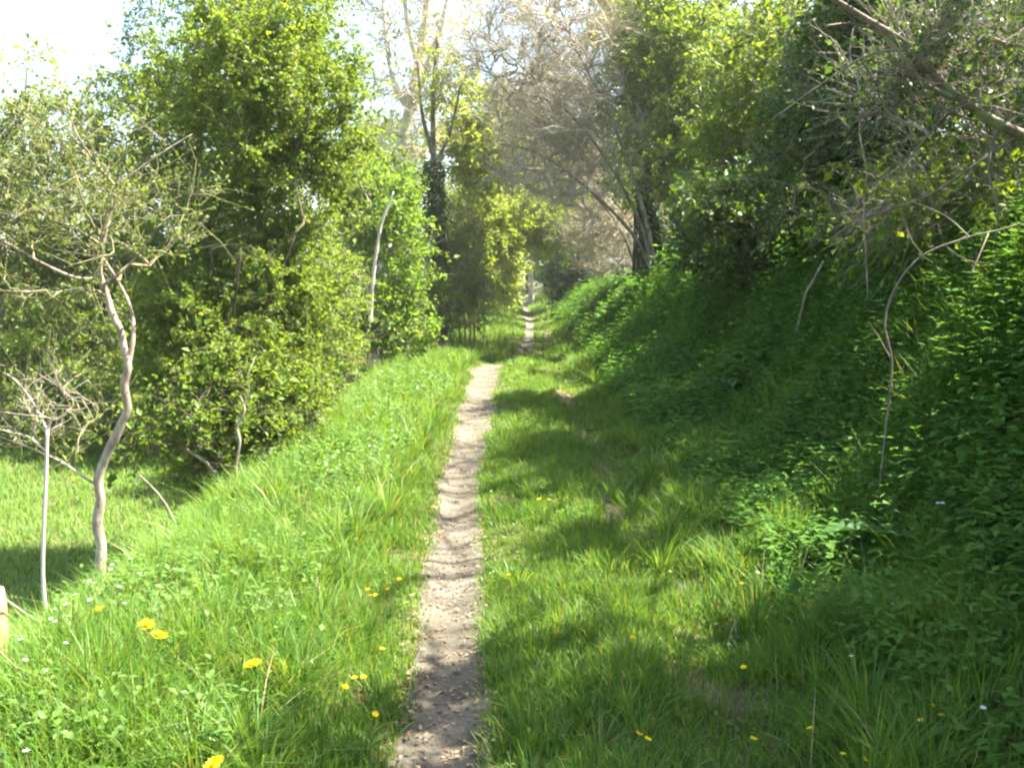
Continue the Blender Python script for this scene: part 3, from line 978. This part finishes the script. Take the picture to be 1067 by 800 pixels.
tree('bramble_mound', 'green mound of brambles right of the far path under the tunnel', 'bush',
     stems(2.8, 46, 4, 1.8, 1.2, .03, 27), [E(570, 622, 272, 325, 46, 2.0)], targets=80, twigs=900, twig_len=.6, leaves=8000, leaf=.15, lm='mid', bm='bark', tm='dark_twig', seed=28, clump=.6, trunk='stem')
# closing wood beyond the tunnel: three trees copied
far_ = tree('far_oak', 'dark green tree closing the end of the tunnel on the right', 'tree',
            [([gz(4.5, 74), gz(4.4, 74, 3), gz(4.2, 74, 6), gz(4.0, 74, 10)], .3, .1)], [((4.3, 74, 4.5), (3.6, 3.2, 4.2)), ((4.3, 74, 9.5), (4.5, 3.5, 3.5))],
            targets=190, twigs=1500, twig_len=1.2, leaves=15000, leaf=.26, lm='deep', bm='dark_bark', tm='dark_twig', seed=29, limbs=2, clump=.65, r_tip=.012, twig_r=.007, group='trees closing the far end')
for (x, y, s, lab) in [(-2.2, 78, .95, 'dark tree behind the mossy trunk at the far end of the path'), (1.4, 92, 1.1, 'farthest tree seen through the tunnel above the path end'), (-8.5, 64, 1.0, 'broad dark tree behind the tunnel shrub on the left'), (9.5, 66, 1.05, 'tall tree behind the bare arching trees on the right'), (14.2, 62, 1.55, 'tall tree far behind the leafy hedge at the upper right')]:
    dup(far_, gz(x, y), x * 1.7, s, lab)

# hedge line across the field on the far left
hd = tree('field_hedge', 'low dark hedge across the sunlit field below the twiggy bush', 'hedge',
          stems(-13, 27, 5, 2.4, 1.5, .05, 33), [((-13, 27, .6), (2.6, 1.3, 1.7))], targets=150, twigs=1500, twig_len=.5, leaves=13000, leaf=.11, lm='mid', bm='dark_bark', tm='dark_twig', seed=34, clump=.65, trunk='stem', group='bushes of the field hedge')
for (x, y, s, lab) in [(-9.2, 28.5, 1.1, 'hedge bush right of the crooked tree across the field'), (-17.5, 30, 1.15, 'hedge bush at the far left across the field'), (-6.2, 25, .95, 'hedge bush nearest the path at the end of the field')]:
    dup(hd, gz(x, y), x, s, lab)

# ------------------------------------------------------------------ RIGHT SIDE
# big near tree leaning from the right edge: grey diagonal limb
D = 6.2
g_ = [([gz(4.6, 6.3), at(1230, 190, 6.3), at(1130, 160, 6.3), at(1062, 138, D), at(1000, 105, 6.1), at(945, 50, 6.0), at(900, 18, 6.0), at(848, -12, 6.0), at(760, -60, 5.9)], .054, .009),
      (px([(1000, 104, -.1), (960, 85, -.2), (925, 40, -.2), (890, 25, -.2), (860, 28, -.3)], D), .018, .006),
      (px([(1000, 106, -.1), (968, 140, -.15), (940, 172, -.2), (905, 195, -.3)], D), .010, .003),
      (px([(1062, 140, 0), (1015, 172, -.1), (965, 205, -.15), (905, 225, -.2), (870, 245, -.2)], D), .012, .003),
      (px([(945, 51, -.2), (905, 58, -.2), (860, 85, -.1), (800, 128, 0)], D), .011, .003),
      (px([(1040, 128, 0), (1030, 175, -.1), (1040, 220, -.1), (1035, 262, 0)], D), .010, .005),
      ([at(1230, 190, 6.3), at(1220, 60, 6.3), at(1190, -100, 6.2), at(1100, -260, 6.0)], .09, .04)]
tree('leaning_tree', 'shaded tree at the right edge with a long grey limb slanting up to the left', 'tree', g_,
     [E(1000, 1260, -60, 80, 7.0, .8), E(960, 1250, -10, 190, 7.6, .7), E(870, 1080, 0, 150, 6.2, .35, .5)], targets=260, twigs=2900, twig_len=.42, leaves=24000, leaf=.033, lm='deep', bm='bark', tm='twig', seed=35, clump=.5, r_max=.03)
# bramble tangle below it
tree('bramble_thicket', 'tangle of grey dead stems and twigs on the bank below the slanting limb', 'bush',
     stems(3.7, 7.4, 7, 1.1, .9, .012, 36, .005), [E(880, 1110, 150, 280, 7.4, .6), E(1000, 1200, 170, 300, 6.6, .5)], targets=130, twigs=1100, twig_len=.55, leaves=9000, leaf=.05, lm='mid', bm='twig', tm='twig', seed=37, clump=.5, lift=-.15, r_tip=.005, r_max=.012, trunk='stem', droop=.2)
# reddish lit trunk at top right
D = 9.0
tree('scots_pine', 'reddish trunk with a sunlit patch at the top right corner', 'tree',
     [([gz(4.25, 9.0)] + px([(1035, 210), (1045, 120), (1052, 30), (1058, -80), (1062, -220)], D), .12, .075)], [E(960, 1200, -330, -120, D, 1.6)], targets=120, twigs=1200, twig_len=.5, leaves=14000, leaf=.06, lm='deep', bm='red_bark', tm='dark_twig', seed=38, limbs=2, clump=.55)
stick('snapped_branch', 'reddish brown snapped branch hanging below the slanting limb', [(920, 30), (940, 75), (955, 105), (972, 130)], 7.2, .016, .010, 'red_bark')
stick('slim_birch_stem', 'slim upright whitish stem in the shaded hedge', [(904, 300), (900, 215), (903, 180), (896, 140), (897, 100), (886, 60), (889, 30)], 7.6, .0085, .0055, 'pale_bark', 'stem')
# leafy dark hedge trees
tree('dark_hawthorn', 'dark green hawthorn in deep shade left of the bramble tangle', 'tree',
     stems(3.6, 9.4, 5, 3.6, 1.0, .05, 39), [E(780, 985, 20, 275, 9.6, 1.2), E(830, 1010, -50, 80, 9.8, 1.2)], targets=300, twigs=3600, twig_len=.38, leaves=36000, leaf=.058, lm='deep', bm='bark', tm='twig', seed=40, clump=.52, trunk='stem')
tree('hedge_maple', 'broad leafy tree with sunlit left side overhanging the bank', 'tree',
     [([gz(3.6, 21.4), gz(3.5, 21.4, 1.8), gz(3.3, 21.3, 4.2), gz(3.2, 21.4, 7.0)], .14, .04), ([gz(4.0, 22.1), gz(4.2, 22, 2.2), gz(4.3, 21.8, 4.8)], .10, .04)],
     [E(650, 775, 0, 225, 21, 1.8), E(640, 765, -50, 150, 21, 1.6)], targets=300, twigs=3400, twig_len=.55, leaves=42000, leaf=.09, lm='mid', bm='dark_bark', tm='twig', seed=41, limbs=3, clump=.58)
tree('hedge_elm', 'tall mid green leafy tree right of the broad overhanging one', 'tree',
     stems(3.5, 13.0, 5, 3.6, .9, .06, 141), [E(735, 890, -15, 240, 13, 1.2), E(705, 800, 120, 275, 13.4, .9)], targets=320, twigs=3600, twig_len=.42, leaves=38000, leaf=.066, lm='mid', bm='bark', tm='twig', seed=142, clump=.5, trunk='stem')
tree('sunlit_hawthorn', 'bright green hawthorn at the left end of the leafy hedge', 'tree',
     stems(3.1, 24.5, 4, 6.6, 1.0, .07, 42), [E(615, 700, 20, 225, 24, 1.6), E(608, 720, -60, 90, 24, 1.7)], targets=220, twigs=2400, twig_len=.42, leaves=30000, leaf=.09, lm='fresh', bm='dark_bark', tm='twig', seed=43, clump=.55, trunk='stem')
tree('bank_holly', 'dark low evergreen shrub at the top of the bank under the leafy tree', 'bush',
     stems(3.7, 11.2, 4, 1.7, .9, .03, 44), [E(690, 860, 180, 300, 11.5, .8)], targets=130, twigs=1500, twig_len=.3, leaves=17000, leaf=.06, lm='deep', bm='dark_bark', tm='dark_twig', seed=45, clump=.6, trunk='stem')
# dark trunks on the bank
for k, (pts, D, r0, lab) in enumerate([([(681, 292), (680, 262), (676, 230), (674, 190), (676, 120), (684, 40)], 22.6, .18, 'ivy covered dark trunk on the bank between the bare trees and the leafy tree')]):
    rt = tree('shaded_ash', lab, 'tree', [(px(pts, D), r0, r0 * .45)], [E(pts[-1][0] - 70, pts[-1][0] + 60, pts[-1][1] - 140, pts[-1][1] + 60, D, 1.6)], targets=110, twigs=700, twig_len=.6, leaves=2200, leaf=.08, lm='fresh', bm='dark_bark', tm='twig', seed=46 + k, limbs=2, clump=.5, r_tip=.006, twig_r=.003)
    if k == 0:
        n = 3000
        sp = resample(px(pts, D), 40)
        f = rng.random(n) * 24
        p = sp[f.astype(int)] + (sp[f.astype(int) + 1] - sp[f.astype(int)]) * (f % 1)[:, None]
        d = nrm(rng.normal(0, 1, (n, 3)) * [1, 1, .3])
        V, F = leaf_mesh(p + d * (.10 + .16 * rng.random(n))[:, None], d + [0, 0, -.8], d + rng.normal(0, .3, (n, 3)), rng.uniform(.06, .11, n), rng.uniform(.05, .09, n), .1)
        mesh_obj('ivy', V, [F], M['ivy'], rt, False, rt.location)

# bare arching trees
bare = [(3.1, 21.0, [[(690, 285), (668, 235), (620, 150), (560, 85), (505, 35)], [(690, 285), (672, 225), (640, 130), (600, 50), (560, -50)], [(690, 285), (660, 245), (610, 195), (560, 160), (520, 150)]],
         [E(478, 670, -70, 150, 21, 1.8), E(508, 690, 70, 230, 21, 1.4)], 520, 'leafless grey tree arching left over the path beside the sunlit hawthorn'),
        (3.7, 26.0, [[(684, 290), (655, 230), (610, 180), (560, 150), (525, 140)], [(684, 290), (650, 245), (620, 205), (590, 180), (560, 172)], [(684, 290), (665, 200), (640, 120), (600, 70), (550, 60)]],
         [E(512, 660, 60, 205, 26, 1.8), E(580, 690, 170, 288, 26, 1.4)], 480, 'leafless tree with a dense fan of grey twigs arching over the middle of the path'),
        (3.7, 33.0, [[(655, 294), (640, 250), (610, 222), (580, 208), (560, 206)], [(655, 294), (645, 235), (620, 190), (585, 165), (550, 160)]],
         [E(570, 660, 130, 225, 33, 1.8), E(612, 668, 200, 295, 33, 1.5)], 230, 'farthest leafless tree arching towards the tunnel opening')]
for k, (x, D, limbs_, env, nt, lab) in enumerate(bare):
    b = gz(x, D)
    g_ = []
    for q, pts in enumerate(limbs_):
        m_ = px([(p[0], p[1], rng.uniform(-.6, .6)) for p in pts[1:]], D)
        g_.append(([b + rng.normal(0, .12, 3) * [1, 1, 0]] + m_, .05, .012))
    tree('bare_thorn_tree', lab, 'tree', g_, env, targets=nt, twigs=nt * 15, twig_len=.8, leaves=2600, leaf=.07, lm='yellow', bm='bark', tm=('pale_twig' if k < 2 else 'twig'), seed=50 + k, lift=.05, clump=.3, r_tip=.0065, twig_r=.004, spread=.3, r_max=.035, trunk='stem', group='leafless trees arching over the path')
tree('bare_thorn_tree', 'leafless tree standing in the dark hedge near the slim whitish stem', 'tree',
     [([gz(4.0, 8.4), gz(4.1, 8.4, 1.5), gz(4.2, 8.2, 2.8), gz(4.0, 7.6, 4.2)], .06, .025), ([gz(4.15, 8.3, 1.2), gz(4.3, 9.0, 2.6), gz(4.0, 10.2, 4.2)], .04, .015)],
     [((3.9, 8.4, 5.7), (1.0, 5.6, .9))], targets=210, twigs=620, twig_len=.6, leaves=500, leaf=.05, lm='fresh', bm='twig', tm='twig', seed=57, clump=.3, r_tip=.008, twig_r=.005, r_max=.035, lift=.1)

# second row behind the hedge, closing the right side
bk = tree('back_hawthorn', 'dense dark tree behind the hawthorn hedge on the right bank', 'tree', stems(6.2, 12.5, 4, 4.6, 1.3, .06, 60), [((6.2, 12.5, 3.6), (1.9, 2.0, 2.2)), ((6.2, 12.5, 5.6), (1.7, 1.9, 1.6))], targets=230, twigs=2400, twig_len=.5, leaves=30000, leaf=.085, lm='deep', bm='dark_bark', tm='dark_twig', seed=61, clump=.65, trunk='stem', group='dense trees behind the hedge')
for (x, y, s, lab) in [(5.2, 9.0, .95, 'dense tree behind the dark hawthorn and the bramble tangle'), (5.6, 16.5, 1.0, 'dense tree behind the broad leafy tree'), (5.3, 21.5, 1.1, 'dense tree behind the sunlit hawthorn'), (5.6, 28, 1.1, 'dense tree behind the bare arching trees'), (5.9, 36, .8, 'dense tree behind the farthest leafless tree'), (5.6, 45, .8, 'dense tree at the right mouth of the tunnel'), (6.4, 6.2, .8, 'dense shaded tree behind the slanting limb at the right edge')]:
    dup(bk, gz(x, y), x * 2.3 + y, (s, s, s * (.8 if y < 19 else 1)), lab)
bl = tree('verge_hawthorn', 'dense green tree behind the elder shrub on the left', 'tree', stems(-5.6, 18.5, 4, 4.4, 1.4, .06, 62), [((-5.4, 18.5, 2.6), (1.7, 1.8, 2.6)), ((-5.4, 18.5, 4.4), (1.5, 1.6, 1.4))], targets=220, twigs=2300, twig_len=.5, leaves=21000, leaf=.085, lm='fresh', bm='bark', tm='twig', seed=63, clump=.6, trunk='stem', group='green trees behind the left verge')
for (x, y, s, lab) in [(-4.4, 29, 1.0, 'green tree behind the brown twiggy hedge'), (-4.6, 37, 1.1, 'green tree left of the spring maple')]:
    dup(bl, gz(x, y), x * 2.3 + y, s, lab)
# off to the right of the camera: the hedge goes on and shades the near grass
for (x, y, s, lab) in [(4.62, 3.3, (1.05, 1.05, .97), 'dense hedge tree beside the viewer on the right bank'), (4.25, 3.75, (.85, .75, .9), 'dense hedge tree just out of view beside the arched stem'), (4.9, 1.7, 1.0, 'dense hedge tree at the right shoulder of the viewer'), (5.0, -.6, 1.05, 'dense hedge tree behind the viewer on the right bank')]:
    dup(bk, gz(x, y), x * 2.3 + y, s, lab)

# sticks on the bank
stick('arched_stem', 'long bare grey stem arching out of the bank nettles', [(922, 455), (927, 415), (929, 375), (922, 335), (934, 298), (962, 266), (1010, 247), (1055, 236), (1100, 215)], 5.3, .0062, .0045, 'bark', forks=[([(1030, 243), (1022, 262, -.1), (1012, 285, -.15)], (.005, .003)), ([(962, 266), (950, 250, 0), (940, 225, .1)], (.003, .001)), ([(1010, 247), (985, 225, .1), (950, 210, .2)], (.004, .0015)), ([(929, 375), (915, 350, .1), (905, 335, .1)], (.003, .001)), ([(985, 256), (1005, 270, -.1), (1035, 275, -.1)], (.003, .001)), ([(926, 410), (938, 395, -.1), (944, 370, -.1)], (.003, .001))])
stick('leaning_stick', 'pale thin stick leaning out of the nettles below the holly', [(838, 312), (846, 295), (858, 272)], 8.8, .014, .009, 'pale_bark')
stick('fallen_limb', 'sunlit pale limb lying across the far bank edge near the tunnel', [(580, 331), (592, 326), (604, 315), (612, 305)], 38, .10, .06, 'pale_bark')

# broad dock leaves on the bank
def dock(name, label, base, leaves_):
    rt = thing(name, label, 'plant', base)
    for (az, L, W, rise, sagg) in leaves_:
        n, m = 12, 7
        t = np.linspace(0, 1, n)
        w = W * np.sin(np.clip(t * 1.05 + .04, 0, 1) ** .8 * PI) ** .75 * .5
        d = np.array([math.cos(az), math.sin(az), 0])
        s = np.array([-math.sin(az), math.cos(az), 0])
        c = d[None] * (L * t)[:, None] + np.array([0, 0, 1])[None] * (L * (rise * t - sagg * t ** 2))[:, None]
        q = np.linspace(-1, 1, m)
        V = c[:, None] + s[None, None] * (w[:, None] * q[None])[..., None] + np.array([0, 0, 1])[None, None] * ((np.abs(q)[None] * w[:, None] * .45) + .012 * np.sin(t * 26)[:, None] * np.abs(q)[None] ** 2)[..., None]
        i = (np.arange(n - 1)[:, None] * m + np.arange(m - 1)[None]).ravel()
        mesh_obj('leaf', V.reshape(-1, 3), [np.stack([i, i + 1, i + m + 1, i + m], 1)], M['dock'], rt, True)
    st = tubes(resample([[0, 0, -.48], [.01, 0, -.2], [.01, 0, .06]], 6)[None], np.linspace(.008, .005, 6)[None], 6)
    mesh_obj('stalk', st[0], [st[1]], M['stalk'], rt, True)
    return rt


p = DOCKS[0]
dock('dock_plant', 'dock plant with one broad blue green leaf reaching left from the bank nettles', p + [0, 0, .16], [(2.95, .40, .13, .34, .42), (.6, .26, .10, .5, .5), (-1.2, .22, .09, .6, .6)])
p = DOCKS[1]
dock('dock_plant', 'dock plant with broad leaves at the bottom right corner', p + [0, 0, .16], [(2.9, .28, .12, .4, .45), (.4, .22, .1, .5, .5), (-1.9, .2, .09, .6, .6)])
p = DOCKS[2]
dock('dock_plant', 'small dock plant at the foot of the bank beyond the lit tussocks', p + [0, 0, .34], [(2.6, .30, .11, .5, .45), (.9, .3, .1, .7, .6), (-1.7, .28, .1, .6, .6), (-.3, .25, .1, .8, .8)])

# ------------------------------------------------------------------ fence post and wire at the left edge
p0 = at(-8, 700, 4.15)
p0[2] = float(H(p0[0], p0[1])) - .1
rt = thing('fence_post', 'weathered orange brown wooden fence post cut off by the left edge', 'fence post', p0)
top = at(-8, 614, 4.15)[2]
gg = Geo()
hh = top - p0[2]
zz = np.array([0, .3, .6, .9, 1.0]) * hh
P = np.stack([.012 * np.sin(zz * 3), 0 * zz, zz], -1)
V, Q, C = tubes(P[None], np.array([.066, .064, .062, .061, .054])[None], 14, True)
gg.add(V, Q, C)
gg.build('post', M['post'], rt, True)
gg = Geo()
gg.add(*tubes(np.array([[[-.02, -.067, hh - .055], [0, -.070, hh - .075], [.02, -.067, hh - .055]]]), np.full((1, 3), .002), 5))
gg.build('staple', M['wire'], rt, True)
a, b = at(3, 622, 4.09), at(62, 658, 4.5)
c = resample([a, (a + b) / 2 + [0, 0, -.012], b], 10)
V, Q = tubes(c[None], np.full((1, 10), .0032), 6)
tag(mesh_obj('fence_wire', V, [Q], M['cream_bark'], None, True, a), 'slack pale strand of wire running from the fence post into the weeds', 'wire')


# ------------------------------------------------------------------ flowers
def flower_proto(name, head, stem_h, lean, kindname, mat, leafy=True, first=None):
    pass


def disc_head(rng, R, layers, mat, parent, z, tilt=(0, 0), cup=.25):
    g2 = Geo()
    for (n, r0, up) in layers:
        a = np.linspace(0, 2 * PI, n, endpoint=False) + rng.uniform(0, .5)
        d = np.stack([np.cos(a), np.sin(a), np.full(n, up)], -1) + rng.normal(0, .06, (n, 3))
        P = np.tile(np.array([0, 0, z]), (n, 1)) + d * R * .05
        V, F = leaf_mesh(P, d, np.tile(np.array([0, 0, 1.]), (n, 1)), np.full(n, R * r0) * rng.uniform(.85, 1.1, n), np.full(n, R * r0 * 2 * PI / n * 1.3), -cup * .3)
        g2.add(V, F)
    return g2.build('flower_head', mat, parent)


def make_flower(name, label, cat, group, R, layers, mat, hgt, rosette, seed):
    rng = np.random.default_rng(seed)
    rt = thing(name, label, cat, (0, 0, 0), group)
    P = resample([[0, 0, -.02], [.01, 0, hgt * .5], [0, 0, hgt]], 7)
    V, Q = tubes(P[None], np.full((1, 7), max(.0016, R * .05)), 5)
    mesh_obj('stalk', V, [Q], M['stalk'], rt, True)
    disc_head(rng, R, layers, mat, rt, hgt)
    if rosette:
        n = rosette
        a = np.linspace(0, 2 * PI, n, endpoint=False) + rng.uniform(0, .4, n)
        V, F = leaf_mesh(np.tile(np.array([0, 0, .01]), (n, 1)), np.stack([np.cos(a), np.sin(a), rng.uniform(.3, .9, n)], -1), np.tile(np.array([0, 0, 1.]), (n, 1)), rng.uniform(.7, 1.1, n) * min(hgt * .6, .14), np.full(n, min(hgt * .16, .035)), .3, True)
        mesh_obj('leaf_rosette', V, [F], M['verge_herb'], rt)
    return rt


def place(proto, items, hgt, used=[]):
    """items: (px, py, label): the flower head is seen at that pixel, standing on the ground below it"""
    for k, (qx, qy, lab) in enumerate(items):
        # find the ground point whose flower head (hgt above) falls on the pixel
        D = np.linspace(2.6, 40, 5000)
        p1, p2 = at(qx, qy, 1.0), at(qx, qy, 2.0)
        pts = p1 + (p2 - p1) * (D[:, None] - 1)
        j = int(np.argmax(pts[:, 2] - hgt <= H(pts[:, 0], pts[:, 1])))
        q = pts[j] - np.array([0, 0, hgt])
        o = proto if k == 0 else dup(proto, q, 0, 1)
        o.location = [float(c) for c in q]
        o.rotation_euler = (RF.normal(-.25, .12), RF.normal(0, .15), RF.uniform(0, 6))
        o['label'] = lab


RF = np.random.default_rng(77)
DL = [(26, 1.0, .25), (22, .8, .7), (16, .6, 1.3), (10, .4, 2.5)]
pr = make_flower('dandelion', 'x', 'flower', 'dandelions in the left verge', .034, DL, M['yellow_petal'], .24, 7, 70)
place(pr, [(280, 690, 'largest bright dandelion in the middle of the left verge'), (262, 779, 'dandelion lowest in the left verge near the bottom edge'),
           (125, 632, 'dandelion at the top left of the verge below the crooked tree'), (148, 641, 'smaller dandelion just right of the one below the crooked tree'),
           (147, 661, 'dandelion just under the smaller one near the crooked tree')], .24)
BL = [(5, 1.0, .45), (5, .95, .7), (6, .4, 1.5)]
pr = make_flower('buttercup', 'x', 'flower', 'small yellow flowers', .014, BL, M['yellow_petal'], .16, 4, 71)
B1 = 'small yellow flower in the cluster at the left edge of the path'
B2 = 'small yellow flower in the shaded grass below the dock leaf'
B3 = 'small yellow flower in the far lit verge beside the pale stretch of path'
B4 = 'small yellow flower near the bottom edge in the shaded grass'
place(pr, [(393, 622, B1), (402, 619, B1), (412, 615, B1), (428, 630, B1), (421, 600, B1), (396, 678, B1), (376, 708, B1), (352, 708, B1), (386, 730, B1), (398, 612, B1), (384, 700, B1),
           (880, 598, B2), (896, 545, B2), (931, 540, B2), (925, 541, B2), (949, 598, B2), (948, 636, B2), (1028, 672, B2), (1014, 676, B2), (893, 600, B2),
           (434, 372, B3), (400, 388, B3), (480, 358, B3), (488, 356, B3), (470, 430, B3), (467, 437, B3), (495, 366, B3), (505, 362, B3), (448, 376, B3), (462, 364, B3),
           (863, 763, B4), (870, 781, B4), (958, 735, B4), (987, 749, B4), (966, 754, B4), (872, 790, B4), (655, 768, B4), (645, 765, B4), (773, 770, B4), (783, 690, B4), (658, 660, B4),
           (534, 601, 'yellow flower in the lit grass just right of the path'), (569, 518, 'yellow flower in the lit middle strip of grass'), (566, 521, 'second yellow flower touching the one in the lit middle strip'),
           (690, 368, 'bright yellow flower on the bank catching the sun'), (682, 371, 'yellow flower just left of the one catching the sun on the bank'), (770, 610, 'lone yellow flower in shade right of the lit tussocks'), (903, 510, 'yellow flower among nettles on the bank above the dock leaf')], .16)
WL = [(5, 1.0, .5), (5, .95, .65)]
pr = make_flower('stitchwort', 'x', 'flower', 'small white flowers', .011, WL, M['white_petal'], .27, 3, 72)
W1 = 'small white flower in the drift below the crooked tree at the verge edge'
W2 = 'small white flower on the shaded bank'
W3 = 'small white flower in the far lit verge under the elder'
place(pr, [(68, 614, W1), (76, 610, W1), (82, 606, W1), (85, 601, W1), (90, 604, W1), (97, 607, W1), (108, 602, W1), (60, 628, W1), (58, 640, W1), (63, 634, W1), (115, 595, W1), (122, 590, W1), (86, 622, W1), (78, 627, W1), (98, 618, W1), (34, 668, W1), (18, 690, W1), (16, 682, W1), (40, 672, W1), (107, 613, W1), (117, 606, W1), (131, 585, W1), (130, 592, W1), (112, 588, W1), (104, 596, W1), (70, 640, W1), (30, 790, W1), (95, 625, W1),
           (1022, 725, W2), (1027, 566, W2), (984, 520, W2), (980, 524, W2), (952, 630, W2), (1000, 428, W2), (893, 690, W2), (760, 585, W2),
           (412, 378, W3), (455, 385, W3), (462, 392, W3), (440, 405, W3), (400, 398, W3), (395, 462, W3), (421, 462, W3), (415, 448, W3), (385, 430, W3), (450, 372, W3), (470, 368, W3)], .27)

# thin volume added to imitate glare: far things pale a little
v = np.array([[x, y, z] for x in (-275., 275.) for y in (-80., 390.) for z in (-4., 24.)])
q = np.array([[0, 1, 3, 2], [4, 6, 7, 5], [0, 4, 5, 1], [2, 3, 7, 6], [0, 2, 6, 4], [1, 5, 7, 3]])
hm, N_, L_ = new_mat('glare_haze_air')
pv = N_.new('ShaderNodeVolumePrincipled')
pv.inputs['Color'].default_value = (.95, .95, .92, 1)
pv.inputs['Density'].default_value = .0006
pv.inputs['Anisotropy'].default_value = .2
L_.new(pv.outputs[0], N_.new('ShaderNodeOutputMaterial').inputs['Volume'])
kind(mesh_obj('glare_haze', v, [q], hm), 'stuff', 'faint pale veil added to imitate glare over the lane', 'glare_haze')

# ------------------------------------------------------------------ light, sky, camera
S_EL, S_AZ = math.radians(56), math.radians(80)        # azimuth clockwise from +Y
w = bpy.data.worlds.new('World')
scene.world = w
w.use_nodes = True
nt = w.node_tree
nt.nodes.clear()
sky = nt.nodes.new('ShaderNodeTexSky')
sky.sky_type = 'NISHITA'
sky.sun_disc = False
sky.sun_elevation = S_EL
sky.sun_rotation = S_AZ
sky.air_density = 1.0
sky.dust_density = 2.5
sky.ozone_density = 1.0
bg = nt.nodes.new('ShaderNodeBackground')
bg.inputs['Strength'].default_value = .085
nt.links.new(sky.outputs[0], bg.inputs['Color'])
wo = nt.nodes.new('ShaderNodeOutputWorld')
nt.links.new(bg.outputs[0], wo.inputs['Surface'])
sl = bpy.data.lights.new('sun', 'SUN')
sl.energy = 5.0
sl.angle = math.radians(.53)
sl.color = (1.0, .94, .84)
so = bpy.data.objects.new('sun', sl)
COL.objects.link(so)
sv = Vector((math.sin(S_AZ) * math.cos(S_EL), math.cos(S_AZ) * math.cos(S_EL), math.sin(S_EL)))
so.rotation_euler = sv.to_track_quat('Z', 'Y').to_euler()
so.location = sv * 60

cam = bpy.data.cameras.new('camera')
cam.sensor_width = 36
cam.lens = FPX / 1067 * 36
cam.clip_end = 2000
co = bpy.data.objects.new('camera', cam)
COL.objects.link(co)
co.location = (0, 0, CAM_Z)
co.rotation_euler = (PI / 2 - PITCH, 0, 0)
scene.camera = co

scene.view_settings.view_transform = 'Standard'
scene.view_settings.look = 'None'
scene.view_settings.exposure = 2.72
scene.view_settings.gamma = 1
cy = scene.cycles
cy.max_bounces = 7
cy.diffuse_bounces = 4
cy.glossy_bounces = 2
cy.transmission_bounces = 4
cy.transparent_max_bounces = 4
cy.caustics_reflective = False
cy.caustics_refractive = False
cy.use_adaptive_sampling = True
cy.adaptive_threshold = .02
cy.filter_width = 2.2
cy.use_denoising = True
